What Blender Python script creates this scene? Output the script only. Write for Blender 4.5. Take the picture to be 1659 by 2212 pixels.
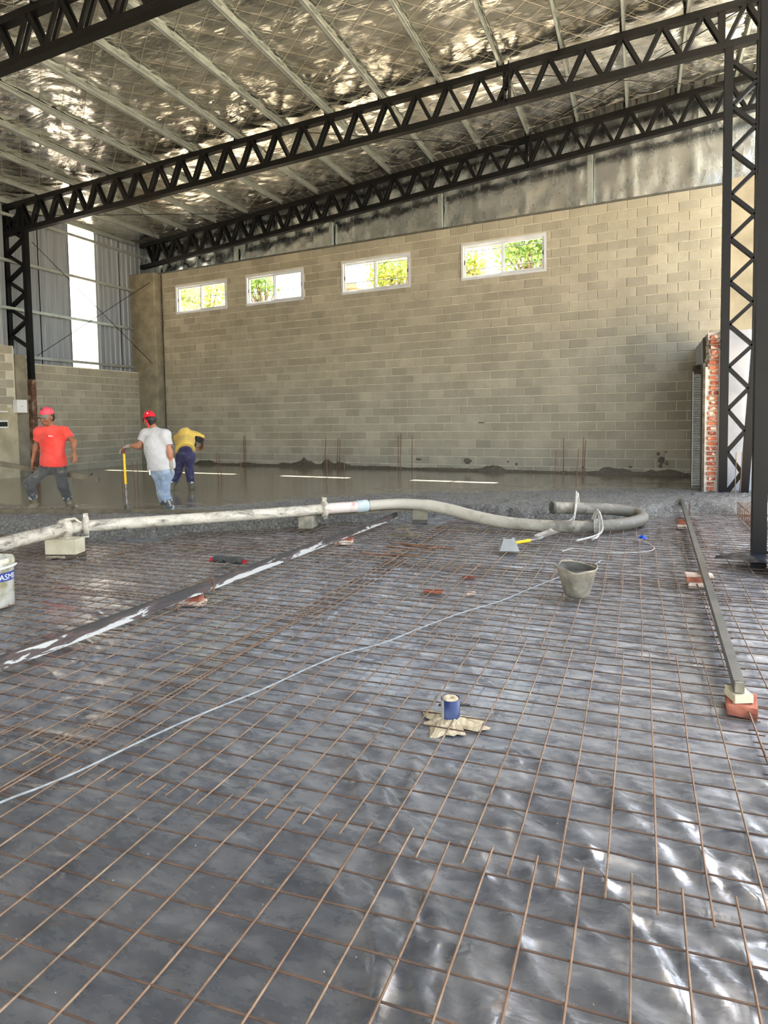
import bpy, math, random
import numpy as np
from mathutils import Vector, Matrix
random.seed(7); RNG = np.random.default_rng(7)
SC = bpy.context.scene
COL = SC.collection
for o in list(bpy.data.objects): bpy.data.objects.remove(o)

# ------------------------------------------------------------------ camera
F_PX, W_PX = 1400.0, 1659.0
PITCH, YAW, ROLL = math.radians(3.2935), math.radians(21.6248), -0.0152
fw = Vector((-math.sin(YAW)*math.cos(PITCH), math.cos(YAW)*math.cos(PITCH), -math.sin(PITCH)))
rt = Vector((math.cos(YAW), math.sin(YAW), 0)); up = rt.cross(fw)
r2 = rt*math.cos(ROLL)+up*math.sin(ROLL); u2 = -rt*math.sin(ROLL)+up*math.cos(ROLL)
cam = bpy.data.objects.new('camera', bpy.data.cameras.new('camera')); COL.objects.link(cam)
cam.matrix_world = Matrix(((r2.x,u2.x,-fw.x,0),(r2.y,u2.y,-fw.y,0),(r2.z,u2.z,-fw.z,1.45),(0,0,0,1)))
cam.data.sensor_fit = 'HORIZONTAL'; cam.data.sensor_width = 36; cam.data.lens = 36*F_PX/W_PX
cam.data.shift_x = 0.0; cam.data.shift_y = -(1106-985)/W_PX
cam.data.clip_start = 0.05; cam.data.clip_end = 400
SC.camera = cam

# ------------------------------------------------------------------ sky, sun, exposure
SUN_DIR = Vector((-0.50, -2.38, -4.54)).normalized()
world = bpy.data.worlds.new('world'); SC.world = world; world.use_nodes = True
wn = world.node_tree.nodes; wl = world.node_tree.links; wn.clear()
sky = wn.new('ShaderNodeTexSky'); sky.sky_type = 'NISHITA'; sky.sun_disc = False
sky.sun_elevation = math.asin(-SUN_DIR.z); sky.sun_rotation = math.atan2(-SUN_DIR.x, -SUN_DIR.y)
sky.altitude = 20; sky.air_density = 1.0; sky.dust_density = 2.5; sky.ozone_density = 1.0
bg = wn.new('ShaderNodeBackground'); bg.inputs['Strength'].default_value = 0.42
wo = wn.new('ShaderNodeOutputWorld')
hs = wn.new('ShaderNodeHueSaturation'); hs.inputs['Saturation'].default_value = 0.6; wl.new(sky.outputs[0], hs.inputs['Color']); wl.new(hs.outputs[0], bg.inputs[0]); wl.new(bg.outputs[0], wo.inputs[0])
sd = bpy.data.lights.new('sun', 'SUN'); sd.energy = 24.0; sd.angle = math.radians(0.53); sd.color = (1.0, 0.96, 0.90)
sun = bpy.data.objects.new('sun', sd); COL.objects.link(sun)
sun.rotation_euler = SUN_DIR.to_track_quat('-Z', 'Y').to_euler(); sun.location = (5, 30, 40)
SC.view_settings.view_transform = 'Standard'; SC.view_settings.look = 'None'
SC.view_settings.gamma = 1.0; SC.view_settings.use_curve_mapping = False
SC.view_settings.exposure = 1.72
try:
    SC.cycles.max_bounces = 8; SC.cycles.diffuse_bounces = 5; SC.cycles.glossy_bounces = 5
    SC.cycles.transparent_max_bounces = 12; SC.cycles.sample_clamp_indirect = 8.0; SC.cycles.use_denoising = True
    SC.cycles.caustics_reflective = False; SC.cycles.caustics_refractive = False
except Exception: pass

# ------------------------------------------------------------------ materials
def s2l(c): return tuple((x/12.92 if x <= .04045 else ((x+.055)/1.055)**2.4) for x in c)
def rgb(r,g,b): return s2l((r/255,g/255,b/255))+(1,)
class NT:
    def __init__(s, name):
        s.m = bpy.data.materials.new(name); s.m.use_nodes = True
        s.n = s.m.node_tree.nodes; s.l = s.m.node_tree.links; s.n.clear()
        s.out = s.n.new('ShaderNodeOutputMaterial'); s.b = s.n.new('ShaderNodeBsdfPrincipled')
        s.l.new(s.b.outputs[0], s.out.inputs[0])
        s.pos = s.n.new('ShaderNodeNewGeometry').outputs['Position']
    def node(s, t, **k):
        x = s.n.new(t)
        for a, v in k.items(): setattr(x, a, v)
        return x
    def val(s, sock, v):
        if hasattr(v, 'is_output') or isinstance(v, bpy.types.NodeSocket): s.l.new(v, sock)
        else: sock.default_value = v
    def mapping(s, src=None, scale=(1,1,1), rot=(0,0,0)):
        m = s.n.new('ShaderNodeMapping'); s.l.new(src or s.pos, m.inputs[0])
        m.inputs['Scale'].default_value = scale; m.inputs['Rotation'].default_value = rot
        return m.outputs[0]
    def noise(s, scale, detail=4, rough=.55, vec=None, dist=0):
        x = s.n.new('ShaderNodeTexNoise'); s.l.new(vec or s.pos, x.inputs['Vector'])
        x.inputs['Scale'].default_value = scale; x.inputs['Detail'].default_value = detail
        x.inputs['Roughness'].default_value = rough; x.inputs['Distortion'].default_value = dist
        return x.outputs['Fac']
    def voro(s, scale, feature='F1', vec=None, out='Distance'):
        x = s.n.new('ShaderNodeTexVoronoi'); x.feature = feature; s.l.new(vec or s.pos, x.inputs['Vector'])
        x.inputs['Scale'].default_value = scale
        return x.outputs[out]
    def ramp(s, fac, *stops):
        x = s.n.new('ShaderNodeValToRGB'); s.l.new(fac, x.inputs[0]); e = x.color_ramp.elements
        while len(e) < len(stops): e.new(.5)
        for i, (p, c) in enumerate(stops):
            e[i].position = p; e[i].color = c if len(c) == 4 else tuple(c)+(1,)
        return x.outputs[0]
    def mix(s, fac, a, b, mode='MIX'):
        x = s.n.new('ShaderNodeMix'); x.data_type = 'RGBA'; x.blend_type = mode
        s.val(x.inputs[0], fac); s.val(x.inputs[6], a); s.val(x.inputs[7], b); return x.outputs[2]
    def math(s, op, a, b=0.0):
        x = s.n.new('ShaderNodeMath'); x.operation = op; s.val(x.inputs[0], a); s.val(x.inputs[1], b); return x.outputs[0]
    def mapr(s, v, a, b, c, d):
        x = s.n.new('ShaderNodeMapRange'); s.l.new(v, x.inputs[0])
        for i, q in enumerate((a,b,c,d)): x.inputs[i+1].default_value = q
        return x.outputs[0]
    def bump(s, h, strength=.3, dist=.01, prev=None):
        x = s.n.new('ShaderNodeBump'); x.inputs['Strength'].default_value = strength; x.inputs['Distance'].default_value = dist
        s.l.new(h, x.inputs['Height'])
        if prev is not None: s.l.new(prev, x.inputs['Normal'])
        return x.outputs[0]
    def attr(s, name):
        x = s.n.new('ShaderNodeAttribute'); x.attribute_name = name; return x.outputs['Fac']
    def set(s, **k):
        nm = dict(col='Base Color', rough='Roughness', metal='Metallic', normal='Normal', alpha='Alpha', spec='Specular IOR Level',
                  coat='Coat Weight', coatr='Coat Roughness', sub='Subsurface Weight', trans='Transmission Weight', ior='IOR', sheen='Sheen Weight')
        for a, v in k.items(): s.val(s.b.inputs[nm[a]], v)
        return s.m
def plain(name, c1, c2, scale=8, rough=.7, metal=0, bump=0, bscale=40, bdist=.01, spec=.4, lo=.35, hi=.65, detail=4):
    t = NT(name); f = t.noise(scale, detail)
    t.set(col=t.ramp(f, (lo, c1), (hi, c2)), rough=rough, metal=metal, spec=spec)
    if bump: t.set(normal=t.bump(t.noise(bscale, 5), bump, bdist))
    return t.m

def block_mat(name, src, c_lo, c_mid, c_hi):
    t = NT(name)
    r = t.node('ShaderNodeObjectInfo').outputs['Random'] if src == 'obj' else t.attr('tint')
    base = t.ramp(r, (0, c_lo), (.5, c_mid), (1, c_hi))
    stain = t.ramp(t.noise(1.6, 5, .6), (.3, (.82,.8,.78)), (.62, (1.06,1.05,1.03)))
    c = t.mix(1, base, stain, 'MULTIPLY')
    grain = t.ramp(t.noise(60, 4, .7), (.3, (.84,.84,.84)), (.7, (1.1,1.1,1.1)))
    c = t.mix(1, c, grain, 'MULTIPLY')
    n = t.bump(t.noise(70, 5, .7), .35, .006, t.bump(t.noise(9, 4), .25, .02))
    t.set(col=c, rough=.92, spec=.2, normal=n); return t.m
BL = (rgb(149,143,126), rgb(157,151,133), rgb(167,160,141))
M = {}
M['block'] = block_mat('concrete_block', 'obj', *BL)
M['block_far'] = block_mat('concrete_block_far', 'attr', *BL)
M['mortar'] = plain('wall_mortar', rgb(190,182,160), rgb(208,199,176), 5, .95, bump=.5, bscale=60, spec=.2)
M['plaster'] = plain('old_plaster', rgb(160,148,120), rgb(190,178,148), 2.2, .9, bump=.4, bscale=25, spec=.2)
M['plaster_pale'] = plain('pale_plaster', rgb(152,156,163), rgb(176,179,184), 2.0, .9, bump=.3, bscale=18, spec=.25)
M['plaster_yellow'] = plain('sunny_plaster', rgb(128,120,100), rgb(152,143,120), 2.0, .9, bump=.5, bscale=14, spec=.2)
M['concrete_grey'] = plain('grey_concrete', rgb(120,112,94), rgb(146,138,116), 3, .9, bump=.4, bscale=40, spec=.25)
M['black_steel'] = plain('black_painted_steel', rgb(6,6,6), rgb(11,11,10), 4, .5, 0, spec=.18)
M['grey_steel'] = plain('dull_grey_steel', rgb(88,88,82), rgb(108,106,98), 5, .45, .55, bump=.1, bscale=60)
def rusty_foot():
    t = NT('rusty_base_steel'); f = t.noise(7, 5)
    t.set(col=t.ramp(f, (.38, rgb(52,44,38)), (.52, rgb(96,58,34)), (.68, rgb(140,126,104))), rough=.75); return t.m
M['rust_steel'] = rusty_foot()
def galv():
    t = NT('galvanised_steel'); v = t.voro(30, out='Color'); n = t.noise(3, 4)
    c = t.mix(.3, t.ramp(n, (.3, rgb(150,156,152)), (.7, rgb(186,192,186))), t.ramp(v, (0, rgb(150,156,150)), (1, rgb(200,206,200))))
    t.set(col=c, metal=.75, rough=.42); return t.m
M['galv'] = galv()
def foil(name, quilt):
    t = NT(name)
    n1 = t.noise(.9, 4, .5, t.mapping(scale=(1,1.8,1), rot=(0,0,.5)), .4)
    if quilt:
        n2 = t.noise(3.2, 4, .5, t.mapping(scale=(1,2.6,1), rot=(0,0,-.5)), .8)
        nb = t.bump(n2, .22, .035, t.bump(n1, .30, .25)); nb = t.bump(t.noise(40, 3, .5), .05, .004, nb)
        rg = t.mapr(n1, .3,.7,.17,.27)
    else:
        n2 = t.noise(4, 6, .62, t.mapping(scale=(1.6,1.6,.8)), 1.4)
        nb = t.bump(t.noise(10, 4, .55, t.mapping(scale=(1.5,1.5,.5)), 1.8), .12, .02, t.bump(n2, .10, .05))
        rg = t.mapr(n2, .3,.7,.18,.32)
    t.set(col=t.ramp(n1, (.3, rgb(214,211,204)), (.7, rgb(228,226,220))) if quilt else t.ramp(n1, (.3, rgb(184,190,192)), (.7, rgb(206,212,213))), metal=1.0, rough=rg, normal=nb); return t.m
M['foil'] = foil('quilted_foil', True); M['foil_wall'] = foil('crinkled_foil', False)
M['strap'] = plain('pale_strap', rgb(150,144,124), rgb(170,164,142), 3, .5)
def sheet_plastic():
    t = NT('black_polythene')
    d1 = t.noise(1.3, 6, .65, None, .8); d2 = t.noise(5.5, 7, .66, t.mapping(scale=(1,2.2,1), rot=(0,0,.25)), .25); d3 = t.noise(38, 4, .7)
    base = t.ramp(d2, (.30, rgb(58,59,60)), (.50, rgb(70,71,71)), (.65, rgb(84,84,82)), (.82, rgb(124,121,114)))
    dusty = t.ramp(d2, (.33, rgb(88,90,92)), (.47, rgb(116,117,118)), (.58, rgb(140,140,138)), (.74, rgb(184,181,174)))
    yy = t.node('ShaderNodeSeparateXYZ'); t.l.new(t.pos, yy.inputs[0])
    base = t.mix(t.mapr(t.math('ADD', yy.outputs[1], t.math('MULTIPLY', d1, 1.6)), 2.2, 4.4, .0, 1.), base, dusty)      # farther stretch paler: dust, plus bright grazing reflection put into the colour
    c = t.mix(t.mapr(d1,.40,.72,0,.35), base, rgb(122,117,108))
    spk = t.ramp(t.noise(75, 3, .6), (.70, (0,0,0)), (.76, (1,1,1)))
    c = t.mix(t.math('MULTIPLY', spk, .5), c, rgb(170,160,140))
    rust = t.ramp(t.noise(2.6, 5, .7, None, 1.0), (.63, (0,0,0)), (.74, (1,1,1)))
    c = t.mix(t.math('MULTIPLY', rust, .4), c, rgb(150,116,86))
    n = t.bump(d3, .10, .004, t.bump(t.noise(9, 4, .5, t.mapping(scale=(1,2.2,1), rot=(0,0,.9)), .8), .22, .012))
    t.set(col=c, rough=t.mapr(d2,.35,.7,.17,.42), spec=.9, normal=n, coat=.25, coatr=.12); return t.m
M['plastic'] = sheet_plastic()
M['plastic_clean'] = plain('clean_black_polythene', rgb(26,28,32), rgb(46,49,54), 3, .22, bump=.35, bscale=9, bdist=.03, spec=.6)
def wet():
    t = NT('wet_concrete'); r = t.attr('rough')
    n1 = t.noise(1.1, 5, .6); n2 = t.noise(34, 5, .75, None, .8); n3 = t.noise(12, 5, .7, t.mapping(scale=(1,3,1), rot=(0,0,.3)))
    sm = t.ramp(n1, (.3, rgb(118,110,93)), (.7, rgb(140,131,111)))
    ro = t.ramp(n2, (.36, rgb(66,63,56)), (.50, rgb(124,120,109)), (.66, rgb(182,178,166)))
    c = t.mix(r, sm, ro)
    rgh = t.math('ADD', t.math('MULTIPLY', r, .26), t.mapr(n3,.3,.7,.07,.2))
    b2 = t.node('ShaderNodeBump'); b2.inputs['Distance'].default_value = .05; t.l.new(n2, b2.inputs['Height'])
    t.l.new(t.math('MULTIPLY', r, 1.0), b2.inputs['Strength'])
    b1 = t.bump(n3, .05, .01); t.l.new(b1, b2.inputs['Normal'])
    t.set(col=c, rough=rgh, spec=.75, normal=b2.outputs[0]); return t.m
M['wet'] = wet()
M['wet_lump'] = plain('wet_mortar', rgb(62,56,44), rgb(88,80,64), 20, .35, bump=.7, bscale=50, bdist=.02)
M['wet_wood'] = plain('cement_caked_wood', rgb(84,74,56), rgb(112,100,78), 6, .6, bump=.5, bscale=50)
def rebar():
    t = NT('rusty_rebar'); r = t.node('ShaderNodeObjectInfo').outputs['Random']
    c = t.ramp(t.noise(11, 5, .7), (.3, rgb(80,63,47)), (.5, rgb(116,93,69)), (.72, rgb(150,126,98)))
    c = t.mix(t.mapr(r,0,1,0,.4), c, rgb(116,78,50))
    wv = t.node('ShaderNodeTexWave'); t.l.new(t.pos, wv.inputs[0]); wv.inputs['Scale'].default_value = 60
    t.set(col=c, rough=.72, metal=.15, normal=t.bump(wv.outputs['Fac'], .35, .002)); return t.m
M['rebar'] = rebar()
M['rebar_cross'] = plain('dark_rebar', rgb(66,50,38), rgb(100,76,56), 9, .75, .1)
M['rust_bar'] = plain('dark_rusty_bar', rgb(92,62,42), rgb(130,92,64), 9, .8)
def painted_rail():
    t = NT('rail_steel_with_paint'); n = t.mapr(t.noise(3.0, 5, .65, t.mapping(scale=(1,.8,5)), .5), .25, .75, .0, 1.0)
    z = t.node('ShaderNodeSeparateXYZ'); t.l.new(t.pos, z.inputs[0])
    f = t.math('ADD', n, t.math('MULTIPLY', t.math('SUBTRACT', .118, z.outputs[2]), 6.0))
    c = t.ramp(f, (.36, rgb(54,51,48)), (.50, rgb(84,66,58)), (.60, rgb(72,68,64)), (.64, rgb(182,178,168)))
    t.set(col=c, rough=.5, metal=.1); return t.m
M['rail'] = painted_rail()
def pipe_dirty():
    t = NT('cement_splashed_pipe'); n = t.noise(5, 6, .7, t.mapping(scale=(1,1,2.5)), .5); n2 = t.noise(18, 5, .75)
    c = t.ramp(n, (.34, rgb(102,95,84)), (.44, rgb(176,165,144)), (.58, rgb(212,200,176)), (.70, rgb(186,158,138)))
    c = t.mix(t.ramp(n2, (.62,(0,0,0)), (.68,(1,1,1))), c, rgb(86,80,74))
    t.set(col=c, rough=.7, normal=t.bump(n2, .35, .01)); return t.m
M['pipe'] = pipe_dirty()
M['pipe_pink'] = plain('worn_red_white_pipe', rgb(186,92,96), rgb(214,196,180), 5, .7, lo=.33, hi=.46)
M['pipe_collar'] = plain('pale_blue_collar', rgb(170,182,180), rgb(206,206,196), 7, .6)
def hose_mat():
    t = NT('cement_caked_hose'); x = t.node('ShaderNodeSeparateXYZ'); t.l.new(t.pos, x.inputs[0])
    n = t.noise(5, 5, .7, None, .5)
    f = t.math('ADD', t.mapr(x.outputs[0], -2.2, -.2, -.25, .3), n)
    c = t.ramp(f, (.3, rgb(184,174,152)), (.55, rgb(152,143,124)), (.72, rgb(100,94,80)))
    t.set(col=c, rough=.62, normal=t.bump(t.noise(30,5,.7), .4, .012)); return t.m
M['hose'] = hose_mat()
def brick_mat():
    t = NT('clay_brick'); r = t.node('ShaderNodeObjectInfo').outputs['Random']; n = t.noise(14, 5, .7)
    c = t.ramp(r, (0, rgb(132,64,46)), (.5, rgb(168,88,60)), (1, rgb(190,112,78)))
    c = t.mix(t.ramp(n, (.52,(0,0,0)), (.60,(1,1,1))), c, rgb(222,206,186))
    t.set(col=c, rough=.9, normal=t.bump(t.noise(50,5), .5, .01)); return t.m
M['brick'] = brick_mat()
M['brick_red'] = plain('red_brick', rgb(128,66,46), rgb(172,106,80), 11, .9, bump=.5, bscale=50)
M['brick_pale'] = plain('pale_brick_rubble', rgb(196,160,134), rgb(226,210,190), 12, .9, bump=.5, bscale=50)
M['lime'] = plain('lime_mortar', rgb(204,192,174), rgb(232,222,206), 9, .95, bump=.6, bscale=40)
M['dark_gap'] = plain('dark_broken_mortar', rgb(62,56,48), rgb(96,88,76), 9, .95, bump=.6, bscale=30)
M['ribbed'] = plain('ribbed_tile', rgb(196,196,190), rgb(224,224,218), 25, .7)
M['block_new'] = plain('buff_block', rgb(186,172,140), rgb(208,194,162), 6, .9, bump=.4, bscale=60)
M['white_alu'] = plain('white_aluminium', rgb(186,188,190), rgb(200,202,204), 3, .4)
M['black_rubber'] = plain('black_plastic', rgb(20,20,20), rgb(30,30,30), 5, .5)
M['white_paint'] = plain('white_enamel', rgb(222,220,212), rgb(234,232,226), 4, .45)
def sheet_metal():
    t = NT('corrugated_galvanised_sheet'); n = t.noise(2.2, 5, .6, t.mapping(scale=(1,6,.25)))
    t.set(col=t.ramp(n, (.3, rgb(118,123,128)), (.7, rgb(148,153,158))), metal=.25, rough=.5); return t.m
M['sheet_metal'] = sheet_metal()
def translucent():
    t = NT('translucent_fibreglass'); tr = t.node('ShaderNodeBsdfTranslucent'); tr.inputs[0].default_value = rgb(246,244,232)
    tp = t.node('ShaderNodeBsdfTransparent'); tp.inputs[0].default_value = rgb(240,240,232)
    m1 = t.node('ShaderNodeMixShader'); m1.inputs[0].default_value = .12
    t.l.new(tr.outputs[0], m1.inputs[1]); t.l.new(tp.outputs[0], m1.inputs[2])
    m2 = t.node('ShaderNodeMixShader'); m2.inputs[0].default_value = .12
    t.set(col=rgb(236,234,222), rough=.3)
    t.l.new(m1.outputs[0], m2.inputs[1]); t.l.new(t.b.outputs[0], m2.inputs[2]); t.l.new(m2.outputs[0], t.out.inputs[0]); return t.m
M['translucent'] = translucent()
def glass():
    t = NT('window_glass'); tp = t.node('ShaderNodeBsdfTransparent'); tp.inputs[0].default_value = (.94,.97,.96,1)
    gl = t.node('ShaderNodeBsdfGlossy'); gl.inputs['Roughness'].default_value = .02
    m = t.node('ShaderNodeMixShader'); m.inputs[0].default_value = .07
    t.l.new(tp.outputs[0], m.inputs[1]); t.l.new(gl.outputs[0], m.inputs[2]); t.l.new(m.outputs[0], t.out.inputs[0]); return t.m
M['glass'] = glass()
def leaf(name, a, b):
    t = NT(name); r = t.attr('tint'); c = t.ramp(r, (0, a), (1, b))
    tr = t.node('ShaderNodeBsdfTranslucent'); t.l.new(c, tr.inputs[0])
    t.set(col=c, rough=.5); m = t.node('ShaderNodeMixShader'); m.inputs[0].default_value = .45
    t.l.new(t.b.outputs[0], m.inputs[1]); t.l.new(tr.outputs[0], m.inputs[2]); t.l.new(m.outputs[0], t.out.inputs[0]); return t.m
M['leaf'] = leaf('green_leaves', rgb(88,128,66), rgb(166,186,104)); M['leaf_yellow'] = leaf('yellow_green_leaves', rgb(104,142,70), rgb(208,198,100))
M['bark'] = plain('tree_bark', rgb(96,82,66), rgb(130,116,98), 12, .9, bump=.6)
M['soil'] = plain('bare_soil', rgb(140,120,96), rgb(176,158,132), 2, .95, bump=.5, bscale=20)
M['sunny_ground'] = plain('pale_dry_ground', rgb(176,164,142), rgb(204,194,174), 1.2, .95)
M['sand'] = plain('pale_sand', rgb(168,150,116), rgb(200,183,148), 30, .95, bump=.8, bscale=90)
M['blue_pvc'] = plain('blue_plastic', rgb(13,30,64), rgb(20,40,82), 4, .35)
M['tape'] = plain('grey_tape', rgb(150,148,138), rgb(168,164,152), 5, .6)
M['bucket'] = plain('cement_caked_bucket', rgb(96,90,76), rgb(160,150,128), 7, .85, bump=.5, bscale=50)
M['bucket_in'] = plain('bucket_inside', rgb(70,66,58), rgb(104,98,86), 8, .8, bump=.4)
M['pail'] = plain('stained_white_plastic', rgb(150,140,100), rgb(196,190,172), 9, .55, lo=.34, hi=.52)
M['pail_band'] = plain('blue_print', rgb(40,52,112), rgb(58,70,132), 8, .5)
M['white_print'] = plain('white_print', rgb(222,222,218), rgb(232,232,228), 4, .6)
M['rope'] = plain('white_rope', rgb(156,150,136), rgb(190,184,170), 30, .8, bump=.5, bscale=90)
M['cable'] = plain('grey_cord', rgb(118,118,114), rgb(144,144,138), 20, .6)
M['blue_rag'] = plain('bright_blue_film', rgb(20,70,190), rgb(40,100,220), 9, .4)
M['yellow'] = plain('yellow_paint', rgb(226,180,24), rgb(240,200,40), 9, .5)
M['tool_grey'] = plain('worn_shovel_steel', rgb(92,88,80), rgb(150,146,136), 10, .5, .4)
M['grip_red'] = plain('dusty_red_grip', rgb(120,58,52), rgb(160,98,88), 9, .6)
M['footing'] = plain('grey_cement_footing', rgb(136,134,126), rgb(156,154,146), 6, .9)
M['glove_dark'] = plain('dark_work_glove', rgb(44,44,42), rgb(76,74,66), 12, .85, bump=.5)
M['red'] = plain('red_cuff', rgb(120,18,22), rgb(168,34,38), 14, .8)
M['skin'] = plain('tanned_skin', rgb(128,82,56), rgb(152,100,70), 9, .55)
M['skin2'] = plain('tanned_skin_light', rgb(150,98,70), rgb(172,116,86), 9, .55)
M['hair'] = plain('black_hair', rgb(22,18,16), rgb(36,30,26), 30, .6)
def cloth(name, c1, c2, dirt=None, sc=5):
    t = NT(name); n = t.noise(sc, 5, .65); c = t.ramp(n, (.35, c1), (.65, c2))
    if dirt is not None: c = t.mix(t.ramp(t.noise(9, 6, .7, None, .6), (.54,(0,0,0)), (.68,(.8,.8,.8))), c, dirt)
    t.set(col=c, rough=.9, spec=.2, sheen=.2, normal=t.bump(t.noise(11, 4, .6, None, 1.5), .5, .03)); return t.m
M['shirt_red'] = cloth('coral_red_cotton', rgb(216,62,50), rgb(232,86,72))
M['shirt_grey'] = cloth('grey_marl_cotton', rgb(176,172,166), rgb(196,192,186))
M['shirt_yellow'] = cloth('mustard_yellow_cotton', rgb(206,168,72), rgb(222,188,92))
M['shirt_black'] = cloth('black_panel_cotton', rgb(28,27,28), rgb(40,38,38))
M['trousers_dirty'] = cloth('cement_dusted_trousers', rgb(56,56,56), rgb(82,80,74), rgb(120,114,100))
M['jeans_pale'] = cloth('washed_pale_jeans', rgb(120,134,150), rgb(160,172,184), rgb(186,184,176), 7)
M['trousers_navy'] = cloth('navy_work_trousers', rgb(40,38,66), rgb(58,54,84), rgb(96,92,100), 4)
M['boot'] = plain('muddy_rubber_boot', rgb(84,76,60), rgb(118,108,86), 8, .55, bump=.4)
M['boot_grey'] = plain('cement_splashed_boot', rgb(70,72,72), rgb(190,186,172), 16, .7, lo=.52, hi=.6)
M['cap_red'] = plain('faded_red_cap', rgb(206,58,70), rgb(222,92,100), 6, .85)
M['cap_bright'] = plain('bright_red_cap', rgb(202,18,36), rgb(220,34,50), 6, .8)
M['cap_brim'] = plain('grey_green_brim', rgb(110,106,90), rgb(130,126,108), 6, .85)
M['glove_pale'] = plain('cement_coated_glove', rgb(130,126,110), rgb(160,154,136), 12, .9, bump=.5)
M['belt'] = plain('brown_leather', rgb(110,72,56), rgb(136,96,76), 9, .6)
M['cream'] = plain('cream_badge', rgb(226,206,160), rgb(236,216,176), 9, .7)
M['orange'] = plain('orange_crate', rgb(206,150,84), rgb(226,172,110), 4, .7)

# ------------------------------------------------------------------ mesh helpers
ORG = {}
def frame_from(d, upv=(0,0,1)):
    d = Vector(d).normalized(); upv = Vector(upv)
    if abs(d.dot(upv)) > .98: upv = Vector((0,1,0))
    s = d.cross(upv).normalized(); return d, s, s.cross(d).normalized()
class MB:
    def __init__(s): s.v = []; s.f = []; s.m = []; s.sm = []
    def add(s, vs, fs, mi=0, smooth=False):
        b = len(s.v); s.v += [tuple(x) for x in vs]
        for f in fs: s.f.append(tuple(b+i for i in f)); s.m.append(mi); s.sm.append(smooth)
        return s
    def hexa(s, p, mi=0):   # 8 points: bottom ring 0-3, top ring 4-7
        return s.add(p, [(0,3,2,1),(4,5,6,7),(0,1,5,4),(1,2,6,5),(2,3,7,6),(3,0,4,7)], mi)
    def box(s, c, d, rz=0, mi=0, jit=0):
        x, y, z = d[0]/2, d[1]/2, d[2]/2; ca, sa = math.cos(rz), math.sin(rz); P = []
        for zz in (-z, z):
            for xx, yy in ((-x,-y),(x,-y),(x,y),(-x,y)):
                j = [random.uniform(-jit, jit) for _ in range(3)]
                P.append((c[0]+xx*ca-yy*sa+j[0], c[1]+xx*sa+yy*ca+j[1], c[2]+zz+j[2]))
        return s.hexa(P, mi)
    def chunk(s, c, d, rz=0, ch=.1, jit=0, mi=0):   # box with chamfered edges
        x, y, z = d[0]/2, d[1]/2, d[2]/2; k = ch*min(d); ca, sa = math.cos(rz), math.sin(rz); P = []
        for zz, i in ((-z, k), (-z+k, 0), (z-k, 0), (z, k)):
            for xx, yy in ((-x+k+i*.0,-y+i),(x-k,-y+i),(x-i,-y+k),(x-i,y-k),(x-k,y-i),(-x+k,y-i),(-x+i,y-k),(-x+i,-y+k)):
                j = [random.uniform(-jit, jit) for _ in range(3)]
                P.append((c[0]+xx*ca-yy*sa+j[0], c[1]+xx*sa+yy*ca+j[1], c[2]+zz+j[2]))
        F = [tuple(range(7,-1,-1)), tuple(range(24,32))]
        for r in range(3):
            for i in range(8): F.append((r*8+i, r*8+(i+1)%8, r*8+8+(i+1)%8, r*8+8+i))
        return s.add(P, F, mi)
    def bar(s, p, q, w, h, upv=(0,0,1), mi=0):   # rectangular bar; w across, h along upv
        p, q = Vector(p), Vector(q); d, a, b = frame_from(q-p, upv); P = []
        for e in (p, q):
            for i, j in ((-1,-1),(1,-1),(1,1),(-1,1)): P.append(e+a*(i*w/2)+b*(j*h/2))
        return s.add(P, [(0,3,2,1),(4,5,6,7),(0,1,5,4),(1,2,6,5),(2,3,7,6),(3,0,4,7)], mi) if False else s.add(P, [(0,1,2,3),(7,6,5,4),(4,5,1,0),(5,6,2,1),(6,7,3,2),(7,4,0,3)], mi)
    def tube(s, pts, r, n=8, mi=0, smooth=True, cap=True, squash=None):
        pts = [Vector(p) for p in pts]; k = len(pts); rr = r if isinstance(r, (list, tuple)) else [r]*k; P = []
        a = None
        for i, p in enumerate(pts):
            t = (pts[min(i+1,k-1)]-pts[max(i-1,0)])
            if t.length < 1e-9: t = Vector((0,0,1))
            t.normalize()
            if a is None: _, a, b = frame_from(t)
            else:
                a = (a-t*a.dot(t)).normalized()
            b = t.cross(a)
            for j in range(n):
                an = 2*math.pi*j/n; P.append(p+(a*math.cos(an)+b*math.sin(an))*rr[i])
        F = []
        for i in range(k-1):
            for j in range(n): F.append((i*n+j, i*n+(j+1)%n, (i+1)*n+(j+1)%n, (i+1)*n+j))
        s.add(P, F, mi, smooth)
        if cap: s.add(P[:n], [tuple(range(n-1,-1,-1))], mi); s.add(P[-n:], [tuple(range(n))], mi)
        return s
    def lathe(s, prof, c=(0,0,0), n=24, mi=0, smooth=True, axis=None):
        P = []; c = Vector(c)
        if axis is None: ex, ey, ez = Vector((1,0,0)), Vector((0,1,0)), Vector((0,0,1))
        else: ez, ex, ey = frame_from(axis)
        for r, z in prof:
            for j in range(n):
                an = 2*math.pi*j/n; P.append(c+ex*(r*math.cos(an))+ey*(r*math.sin(an))+ez*z)
        F = []
        for i in range(len(prof)-1):
            for j in range(n): F.append((i*n+j, i*n+(j+1)%n, (i+1)*n+(j+1)%n, (i+1)*n+j))
        return s.add(P, F, mi, smooth)
    def grid(s, fn, us, vs, mi=0, smooth=True):
        P = [fn(u, v) for v in vs for u in us]; n = len(us); F = []
        for j in range(len(vs)-1):
            for i in range(n-1): F.append((j*n+i, j*n+i+1, (j+1)*n+i+1, (j+1)*n+i))
        return s.add(P, F, mi, smooth)
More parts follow.
